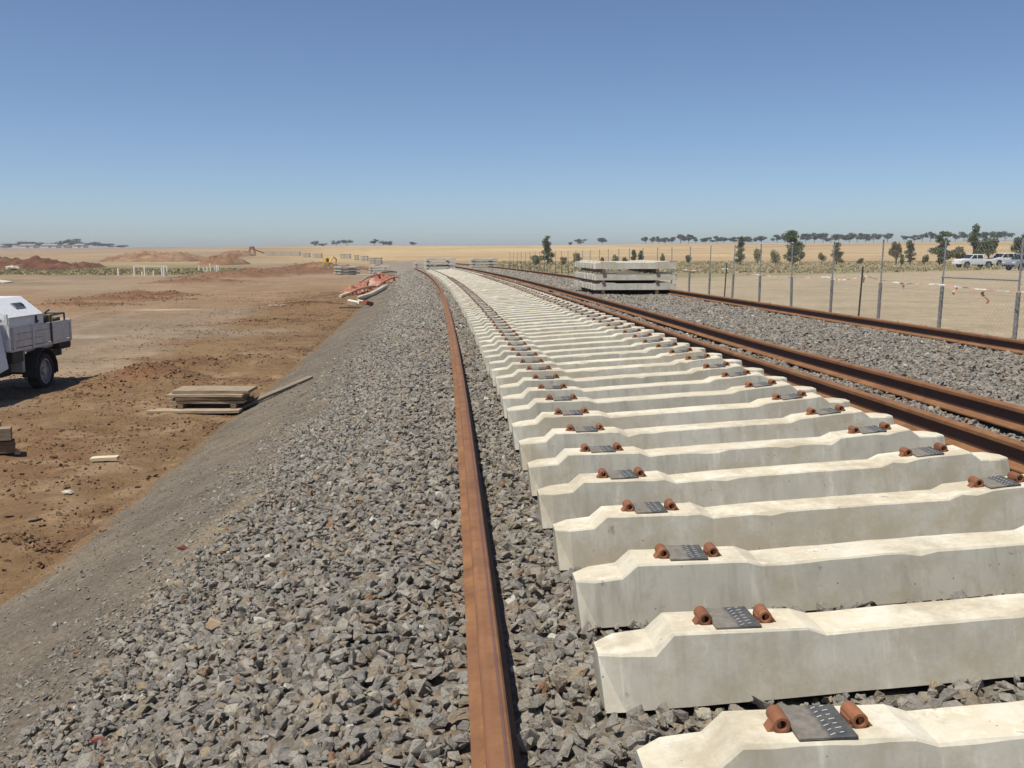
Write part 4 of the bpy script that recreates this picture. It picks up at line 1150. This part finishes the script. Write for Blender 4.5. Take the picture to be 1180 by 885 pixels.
# ------------------------------------------------------------------ heap of orange barrier mesh and pipes
def crumple(label, px, py, r, h, mat, seed, name='barrier_mesh'):
    p = at(px, py); n = 22
    xs_ = np.linspace(-1, 1, n); A_, B_ = np.meshgrid(xs_, xs_)
    rr = np.sqrt(A_ ** 2 + B_ ** 2)
    zz = h * np.clip(1 - rr ** 1.6, -.1, 1) * (.4 + 1.2 * fbm(A_ * 2.3 + seed * 7.3, B_ * 2.3 + seed, 4, seed)) + .22 * h * np.abs(np.sin(A_ * 9 + B_ * 4 + seed))
    jit = (fbm(A_ * 3, B_ * 3 + 9, 3, seed + 1) - .5) * .5
    Vt = np.stack([(A_ + jit) * r, (B_ - jit) * r * .8, np.maximum(zz, 0.0)], -1).reshape(-1, 3)
    Vb = Vt.copy(); Vb[:, 2] -= .03
    I = (np.arange(n - 1)[:, None] * n + np.arange(n - 1)[None, :]).ravel()
    F1 = np.stack([I, I + 1, I + n + 1, I + n], 1); F2 = F1[:, ::-1] + n * n
    o = link(name, np_mesh(name, np.concatenate([Vt, Vb]), np.concatenate([F1, F2]), M[mat])); o.location = p; o.rotation_euler = (0, 0, seed)
    return tag(o, label, 'barrier mesh', 'crumpled orange mesh in the heap')
for i, a in enumerate([('front left bundle of crumpled orange barrier mesh in the heap', 406, 338, .75, .55), ('middle front bundle of pinkish orange mesh in the heap', 418, 336, .8, .7), ('pale orange bundle of mesh in the middle of the heap', 431, 331, .95, .9), ('far bundle of red orange mesh in the heap', 438, 326, 1.1, .9),
                       ('farthest red orange mesh bundle of the heap, near the ballast', 448, 325, 1.1, .6)]):
    crumple(a[0], a[1], a[2], a[3], a[4] * .72, ['orange_mesh', 'orange_mesh', 'pink', 'orange_mesh', 'orange_mesh'][i], i + 3)
def pipe(label, p0, p1, r, mat, z0=.1, z1=.1, bow=.0):
    a, b = at(*p0), at(*p1); a.z += z0; b.z += z1; m = (a + b) / 2; m.z += bow
    o = MB().tube([a - m, (a + m) / 2 - m + Vector((0, 0, bow * .4)), Vector((0, 0, 0)), (b + m) / 2 - m + Vector((0, 0, bow * .4)), b - m], r, 8).build('plastic_pipe', M[mat]); o.location = m
    return tag(o, label, 'pipe', 'plastic pipes lying in the orange heap')
pipe('cream pipe lying at the left tip of the orange heap', (392, 343), (404, 339), .10, 'cream')
pipe('long pink pipe across the front of the orange heap', (404, 341), (433, 335), .08, 'pink', .2, .3, .1)
pipe('pale pink pipe over the middle of the orange heap', (415, 333), (440, 325), .08, 'pink', .5, .6, .2)
pipe('orange pipe along the back of the heap', (428, 324), (457, 317), .08, 'orange_mesh', .4, .3, .2)
pipe('pink pipe end at the back of the heap, beside the slab', (428, 322), (432, 318), .09, 'pink', .3, .5)
pipe('thin orange pipe at the ballast side of the heap', (436, 335), (458, 321), .06, 'orange_mesh', .3, .1, .15)
a, b = at(412, 346), at(444, 332)
gp = []
for k in range(9):
    f = k / 8; p = at(412 + 34 * f, 346.5 - 15 * f ** 1.6); gp.append(p + Vector((0, 0, .16)))
gm = gp[4].copy()
o = MB().tube([g - gm for g in gp], [.05] + [.16] * 7 + [.08], 8).build('grey_hose', M['concrete_old']); o.location = gm; tag(o, 'bent grey hose along the front of the orange heap', 'hose')

# ------------------------------------------------------------------ white posts in the grass
for grp, lst, Y, nmz in [('posts of the nearer white row', [(135.5, 8), (154, 11), (163, 4), (166, 10), (176, 6), (186, 9), (188, 11), (191.5, 11)], 108, 'white post in the longer row on the green verge'),
                          ('posts of the farther white row', [(228.5, 7), (234, 5), (238, 5), (242, 9), (247, 7), (249.5, 7), (251.5, 7)], 128, 'white post in the shorter row right of the other posts')]:
    ordn = ['first', 'second', 'third', 'fourth', 'fifth', 'sixth', 'seventh', 'last']
    for i, (px, hpx) in enumerate(lst):
        h = hpx * Y / 1100 + .05
        o = MB().box((0, 0, h / 2), (.15, .10, h), taper=.96).build('white_post', M['post_white'], bevel=.01)
        o.location = atY(px, Y + random.uniform(-1, 1)); o.rotation_euler = (random.uniform(-.04, .04), random.uniform(-.05, .05), random.uniform(-.3, .3))
        tag(o, f'{ordn[i]} {nmz}, counting left to right', 'post', grp)
a, b = atY(154, 110), atY(191, 110)
o = MB().tube([Vector((0, 0, .0)), b - a], .035, 6).build('white_rail', M['post_white']); o.location = a + Vector((0, 0, 1.05)); tag(o, 'thin pale rail joining the tops of the longer row of white posts', 'rail')

# ------------------------------------------------------------------ soil mounds
def mound(label, px0, px1, Y, h, ry, mat, seed, sharp=1.0, zoff=-.15):
    a, b = atY(px0, Y), atY(px1, Y); w = (b.x - a.x) / 2; n = 110
    xs_ = np.linspace(-1.0, 1.0, n); ys_ = np.linspace(-1, 1, 40)
    A_, B_ = np.meshgrid(xs_, ys_)
    r2 = np.clip(1 - (np.abs(A_) ** 2.4 + B_ ** 2), 0, 1) ** (.8 * sharp)
    z = h * r2 * (.45 + .95 * fbm(A_ * w * .35 + seed, B_ * ry * .35, 5, seed)) + (fbm(A_ * w * 1.3, B_ * ry * 1.3, 4, seed + 3) - .5) * 1.1 * np.sqrt(r2)
    Vv = np.stack([A_ * w, B_ * ry, z + zoff], -1).reshape(-1, 3)
    I = (np.arange(39)[:, None] * n + np.arange(n - 1)[None, :]).ravel()
    o = link('soil_mound', np_mesh('soil_mound', Vv, np.stack([I, I + 1, I + n + 1, I + n], 1), M[mat], True)); o.location = ((a.x + b.x) / 2, Y, min(a.z, b.z))
    return tag(o, label, 'mound')
mound('long dark red soil mound at the left edge of the photo', -50, 92, 146, 1.75, 7, 'red_mound', 5)
mound('low tail of red soil beyond the long red mound', 70, 118, 160, .9, 6, 'red_mound', 6)
mound('broad tan and red soil mound behind the white posts', 120, 240, 240, 2.5, 16, 'tan_mound', 7)
mound('rounded brown soil mound right of the broad tan one', 232, 285, 190, 1.8, 10, 'brown_mound', 8)
mound('low pale soil bank far off behind the rounded mound', 255, 292, 320, 1.9, 14, 'tan_mound', 9)
mound('low brown soil heap in front of the yellow digger', 348, 392, 128, 1.2, 4, 'brown_mound', 10)

# ------------------------------------------------------------------ trees
def clump_mesh(name, lobes, n, leaf, mat, seed):
    r = np.random.default_rng(seed); Vs = []
    tot = sum(a[3] * a[4] * a[5] for a in lobes) ** 1.0
    for (cx, cy, cz, rx, ry, rz) in lobes:
        k = max(8, int(n * (rx * ry * rz) ** .8 / sum((q[3] * q[4] * q[5]) ** .8 for q in lobes)))
        d = r.normal(0, 1, (k, 3)); d /= np.linalg.norm(d, axis=1)[:, None]
        rad = r.uniform(.12, 1.0, k) ** .55 * r.uniform(.85, 1.12, k)
        c = np.array([cx, cy, cz]) + d * rad[:, None] * np.array([rx, ry, rz])
        u = r.normal(0, 1, (k, 3)); u /= np.linalg.norm(u, axis=1)[:, None]
        w = np.cross(u, r.normal(0, 1, (k, 3))); w /= np.linalg.norm(w, axis=1)[:, None]
        s1 = leaf * r.uniform(.6, 1.4, k)[:, None]; s2 = leaf * r.uniform(.3, .8, k)[:, None]
        Vs.append(np.stack([c - u * s1, c - w * s2, c + u * s1, c + w * s2], 1))
    Vv = np.concatenate(Vs).reshape(-1, 3); F = np.arange(len(Vv)).reshape(-1, 4)
    return np_mesh(name, Vv, F, mat)
def tree(name, label, pos, H, W, style, mat, seed, group=None, n=900, cat='tree'):
    r = random.Random(seed)
    t = thing(name, label, cat, pos, r.uniform(0, 6), group)
    lobes = []; limbs = []
    if style == 'column':
        th = .10 * H
        for k in range(9):
            f = k / 8; w = W / 2 * (.42 + .5 * math.sin(math.pi * (.18 + .66 * f))) * r.uniform(.6, 1.15)
            lobes.append((r.uniform(-.34, .34) * W * (1 - .5 * f), r.uniform(-.3, .3) * W, H * (.14 + .76 * f), w, w, H * r.uniform(.07, .12)))
        lobes.append((r.uniform(-.1, .1) * W, 0, H * .95, W * .16, W * .16, H * .06))
        top = H * .8
    elif style == 'round':
        for k in range(8):
            a = r.uniform(0, 6.28); q = r.uniform(.1, .42) * W
            lobes.append((math.cos(a) * q, math.sin(a) * q, H * r.uniform(.34, .82), W * r.uniform(.2, .3), W * r.uniform(.2, .3), H * r.uniform(.12, .2)))
        top = H * .7
    elif style == 'umbrella':
        for k in range(9):
            a = r.uniform(0, 6.28); q = r.uniform(.05, .48) * W
            lobes.append((math.cos(a) * q, math.sin(a) * q * .7, H * (.78 + r.uniform(-.26, .10)) - q * q / W * .25, W * r.uniform(.15, .24), W * r.uniform(.13, .2), H * r.uniform(.10, .17)))
        top = H * .75
    else:   # shrub
        for k in range(6):
            a = r.uniform(0, 6.28); q = r.uniform(0, .35) * W
            lobes.append((math.cos(a) * q, math.sin(a) * q, H * r.uniform(.25, .75), W * r.uniform(.2, .3), W * r.uniform(.2, .3), H * r.uniform(.2, .3)))
        top = H * .5
    mb = MB(); rad = max(.03, H * .022)
    mb.tube([(0, 0, -.2), (r.uniform(-.02, .02) * H, 0, top * .5), (0, r.uniform(-.02, .02) * H, top)], [rad * 1.3, rad, rad * .5], 6)
    for (cx, cy, cz, rx, ry, rz) in lobes[:6]:
        z0 = top * r.uniform(.35, .6); mb.tube([(0, 0, min(z0, cz * .8)), (cx * .55, cy * .55, (z0 + cz) / 2), (cx, cy, cz)], [rad * .6, rad * .4, rad * .15], 5)
    mb.build('trunk', M['bark'], t)
    link('crown', clump_mesh('crown', lobes, n, max(.09, W * (.052 if style != 'umbrella' else .06)), mat, seed), t)
    return t
T = [  # px, Y, height px, width px, style, mat, label
    (631, 150, 33, 15, 'column', 'leaf', 'dark upright tree standing alone just right of the end of the track'),
    (618, 146, 14, 17, 'shrub', 'leaf_bright', 'olive shrub at the left foot of the lone dark tree'),
    (650, 150, 11, 10, 'shrub', 'leaf_brown', 'small brown shrub right of the lone dark tree'),
    (666, 152, 14, 13, 'shrub', 'leaf_bright', 'yellow green bush behind the left end of the sleeper stack'),
    (694, 158, 8, 7, 'shrub', 'leaf_brown', 'tiny brown bush behind the middle of the sleeper stack'),
    (709, 156, 11, 11, 'shrub', 'leaf_bright', 'low green bush behind the sleeper stack, left of two dark saplings'),
    (720, 158, 10, 9, 'shrub', 'leaf_bright', 'pale green bush just left of the two dark saplings'),
    (731, 157, 16, 6, 'column', 'leaf', 'left one of two dark saplings behind the sleeper stack'),
    (738, 158, 15, 7, 'column', 'leaf', 'right one of two dark saplings behind the sleeper stack'),
    (764, 160, 14, 8, 'shrub', 'leaf_bright', 'pale green bush right of the sleeper stack'),
    (793, 158, 11, 10, 'shrub', 'leaf_brown', 'small brown bush between the sleeper stack and the thin column tree'),
    (853, 152, 32, 13, 'column', 'leaf', 'thin upright tree left of two olive bushes beyond the fence'),
    (873, 150, 20, 14, 'shrub', 'leaf_bright', 'left olive bush left of the broad two-lobed tree'),
    (894, 150, 17, 14, 'shrub', 'leaf_bright', 'olive bush touching the left side of the broad two-lobed tree'),
    (914, 150, 39, 22, 'column', 'leaf', 'broad dark tree with a low side lobe beyond the fence'),
    (922, 147, 17, 13, 'shrub', 'leaf', 'low dark side growth at the right foot of the broad tree'),
    (947, 158, 13, 10, 'shrub', 'leaf_bright', 'faint pale bush right of the broad dark tree'),
    (964, 150, 25, 14, 'column', 'leaf_brown', 'brownish young tree standing by itself right of the broad dark tree'),
    (992, 148, 8, 10, 'shrub', 'leaf_bright', 'low green tuft bush near the tied picket'),
    (1033, 146, 30, 15, 'round', 'leaf_brown', 'reddish brown tree left of a small dark upright tree'),
    (1039, 143, 14, 9, 'shrub', 'leaf', 'dark low bush at the foot of the reddish brown tree'),
    (1049, 148, 28, 12, 'column', 'leaf', 'small dark upright tree right of the reddish brown one'),
    (1066, 150, 13, 8, 'shrub', 'leaf_brown', 'thin brown shrub left of the drooping dark tree'),
    (1083, 142, 39, 21, 'column', 'leaf', 'drooping dark tree left of the white pickup'),
    (1106, 140, 24, 18, 'round', 'leaf_brown', 'brown bushy tree behind the nose of the white pickup'),
    (1121, 140, 47, 18, 'column', 'leaf', 'tallest dark tree, standing behind the white pickup'),
    (1139, 138, 37, 21, 'round', 'leaf', 'wide dark tree right of the tallest one, behind the parked vehicles'),
    (1176, 136, 38, 19, 'round', 'leaf', 'dark tree at the right edge of the photo behind the silver wagon'),
]
for i, (px, Y, hp, wp, stl, mt, lab) in enumerate(T):
    k = (Y * c8 + .2) / 1100
    tree('young_tree' if stl != 'shrub' else 'shrub', lab, atY(px, Y), hp * k, wp * k, stl, M[mt], 900 + i, 'trees and shrubs beyond the fence', 2600 if stl != 'shrub' else 1100, 'tree' if stl != 'shrub' else 'shrub')
# the thin line of trees along the crest
H_ = [(364, 6, 8), (373, 4, 8), (388, 8, 8), (400, 7, 10), (432, 9, 9), (442, 6, 9), (449, 6, 8), (475, 5, 8), (656, 4, 6), (669, 7, 11), (694, 9, 13)]
for i in range(5): H_.append((744 + i * 7.5, 9 - (i % 2), 10))
H_ += [(784, 11, 13), (793, 11, 14), (801, 8, 8), (813, 8, 12), (826, 9, 14), (834, 8, 12), (846, 8, 12), (858, 8, 12), (866, 7, 10), (877, 9, 14),
       (895, 10, 12), (904, 11, 14), (928, 11, 16), (938, 11, 14), (948, 11, 15), (957, 7, 10), (966, 10, 18), (978, 11, 16), (987, 11, 16), (997, 9, 12), (1006, 11, 14), (1022, 11, 11), (1042, 8, 10), (1053, 9, 10), (1062, 11, 12), (1071, 11, 12), (1090, 13, 13), (1100, 10, 10), (1110, 12, 14), (1131, 11, 13), (1147, 12, 16), (1157, 12, 15)]
for i, (px, hp, wp) in enumerate(H_):
    Y = 590 + (i * 37 % 50); k = Y / 1100
    left_ = px < 500
    lab = {364: 'first small tree from the left on the bare crest above the digger', 373: 'low bush-like tree right of the first crest tree', 388: 'upright dark tree on the crest above the turned stack', 400: 'leaning dark tree on the crest right of the upright one',
           432: 'umbrella-shaped tree on the crest above the wide stack', 442: 'left of two touching trees on the crest above the track end', 449: 'right of two touching trees on the crest above the track end', 475: 'lone round tree on the crest left of the end stack',
           656: 'tiny lone tree on the crest above the yellow green bush', 669: 'round lone tree on the crest above the sleeper stack', 694: 'flat-topped lone tree on the crest above the sleeper stack'}.get(px, 'small dark flat-topped tree in the long line along the right-hand crest')
    tree('crest_tree', lab, atY(px, Y) + Vector((0, 0, -.3)), hp * k * 1.05 + .3, wp * k * 1.25, 'umbrella' if (not left_ or px == 432) and px not in (656, 669) else 'round', M['leaf_grey'], 400 + i, 'far trees along the crest', 520)
# distant clump and sheds at the left
for i, (px, hp, wp) in enumerate([(6, 5, 26), (28, 8, 18), (38, 9, 16), (46, 7, 16), (58, 8, 14), (65, 7, 12), (74, 9, 14), (83, 12, 18), (90, 9, 14), (102, 7, 16), (114, 7, 16), (124, 5, 18), (140, 3, 14)]):
    Y = 760 + (i * 53 % 60); k = Y / 1100; g_ = atY(px, Y)
    tree('distant_tree', 'dark rounded tree in the far clump above the pale sheds' if i not in (7,) else 'tallest rounded tree of the far clump above the pale sheds', g_ + Vector((0, 0, .6)), hp * k * .95, wp * k, 'round', M['leaf_grey'], 600 + i, 'far clump of trees at the left', 500)
def shed(label, px0, px1, Y, h):
    a, b = atY(px0, Y), atY(px1, Y); w = b.x - a.x; d = 9
    t = thing('long_shed', label, 'shed', ((a.x + b.x) / 2, Y, min(a.z, b.z) + .2), 0, 'pale sheds in front of the far trees')
    MB().box((0, 0, h / 2 - .4), (w, d, h + .8)).build('wall', M['shed'], t)
    MB().add([(-w / 2 - .3, -d / 2 - .4, h), (w / 2 + .3, -d / 2 - .4, h), (w / 2 + .3, 0, h + 1.0), (-w / 2 - .3, 0, h + 1.0), (w / 2 + .3, d / 2 + .4, h), (-w / 2 - .3, d / 2 + .4, h),
              (-w / 2 - .3, -d / 2 - .4, h - .15), (w / 2 + .3, -d / 2 - .4, h - .15), (w / 2 + .3, d / 2 + .4, h - .15), (-w / 2 - .3, d / 2 + .4, h - .15)],
             [(0, 1, 2, 3), (3, 2, 4, 5), (6, 7, 1, 0), (5, 4, 8, 9), (0, 3, 5, 9, 6), (1, 7, 8, 4, 2), (9, 8, 7, 6)]).build('roof', M['roof'], t)
    for k in range(max(1, int(w / 9))): MB().box((-w / 2 + (k + .6) * w / max(1, int(w / 9)), -d / 2 - .02, h * .42), (2.2, .08, h * .7)).build('door', M['roof'], t)
for lab, a, b, h in [('long pale shed below the left part of the far trees', 26, 42, 2.4), ('pale shed in the middle below the far trees', 51, 68, 2.4), ('narrow pale shed between two larger ones', 76, 80, 2.6), ('pale shed at the right end below the far trees', 88, 99, 2.4), ('low dark shed at the left edge of the far horizon', -6, 6, 2.0)]:
    shed(lab, a, b, 735, h)
# red oxide frame structure on the horizon
p = atY(290.5, 360); t = thing('red_structure', 'small red steel plant with a raised hopper on the far horizon', 'plant machine', p); t.scale = (1.0, 1.0, 1.0)
for x in (-1, 1):
    for y in (-1, 1): MB().tube([(x, y, -.3), (x * .8, y * .8, 1.8)], .16, 6).build('leg', M['red_steel'], t)
MB().box((0, 0, 2.3), (1.8, 1.8, 1.2), taper=.75).build('hopper', M['red_steel'], t)
MB().tube([(.8, 0, 1.8), (4.5, .5, .4)], .25, 6).build('conveyor', M['red_steel'], t)
# tufts of dry grass on the verge and the paddock edge
n = 4200
GY = rng.uniform(88, 190, n); GX = GY * rng.uniform(-.04, .62, n)
kg = (GY > 58 + GX * .95) & (off_of(GX, GY) > 9)
GX, GY = GX[kg], GY[kg]
m = 1700; LX = rng.uniform(-.6, -.27, m); LY = rng.uniform(112, 150, m)
GX = np.concatenate([GX, LX * LY]); GY = np.concatenate([GY, LY]); n = len(GX)
GZ = ground(GX, GY)
Vv = []
for q in range(6):
    a = rng.uniform(0, 6.28, n); h = rng.uniform(.06, .26, n); w = rng.uniform(.05, .12, n); l = rng.uniform(-.2, .2, n); dx = rng.uniform(-.25, .25, n); dy = rng.uniform(-.25, .25, n)
    bx, by_ = GX + dx, GY + dy
    Vv.append(np.stack([np.stack([bx - np.cos(a) * w, by_ - np.sin(a) * w, GZ - .03], 1), np.stack([bx + np.cos(a) * w, by_ + np.sin(a) * w, GZ - .03], 1), np.stack([bx + l, by_ + l, GZ + h], 1)], 1))
Vv = np.concatenate(Vv).reshape(-1, 3)
M['grass'] = leafmat('verge grass', (.24, .21, .11), (.31, .265, .145), (.39, .32, .185))
tag(link('verge_grass', np_mesh('verge_grass', Vv, np.arange(len(Vv)).reshape(-1, 3), M['grass'])), kind='stuff')

# ------------------------------------------------------------------ thin dust haze over the plain
hm = bpy.data.materials.new('haze'); hm.use_nodes = True; hn = hm.node_tree; hn.nodes.clear()
ho = hn.nodes.new('ShaderNodeOutputMaterial'); hv = hn.nodes.new('ShaderNodeVolumePrincipled')
hv.inputs['Color'].default_value = (.86, .88, .90, 1); hv.inputs['Density'].default_value = .00034; hv.inputs['Anisotropy'].default_value = .2
hn.links.new(hv.outputs['Volume'], ho.inputs['Volume'])
hz = MB().box((0, 1480, 6.0), (5300, 3060, 20)).build('haze', hm)
hz['kind'] = 'stuff'
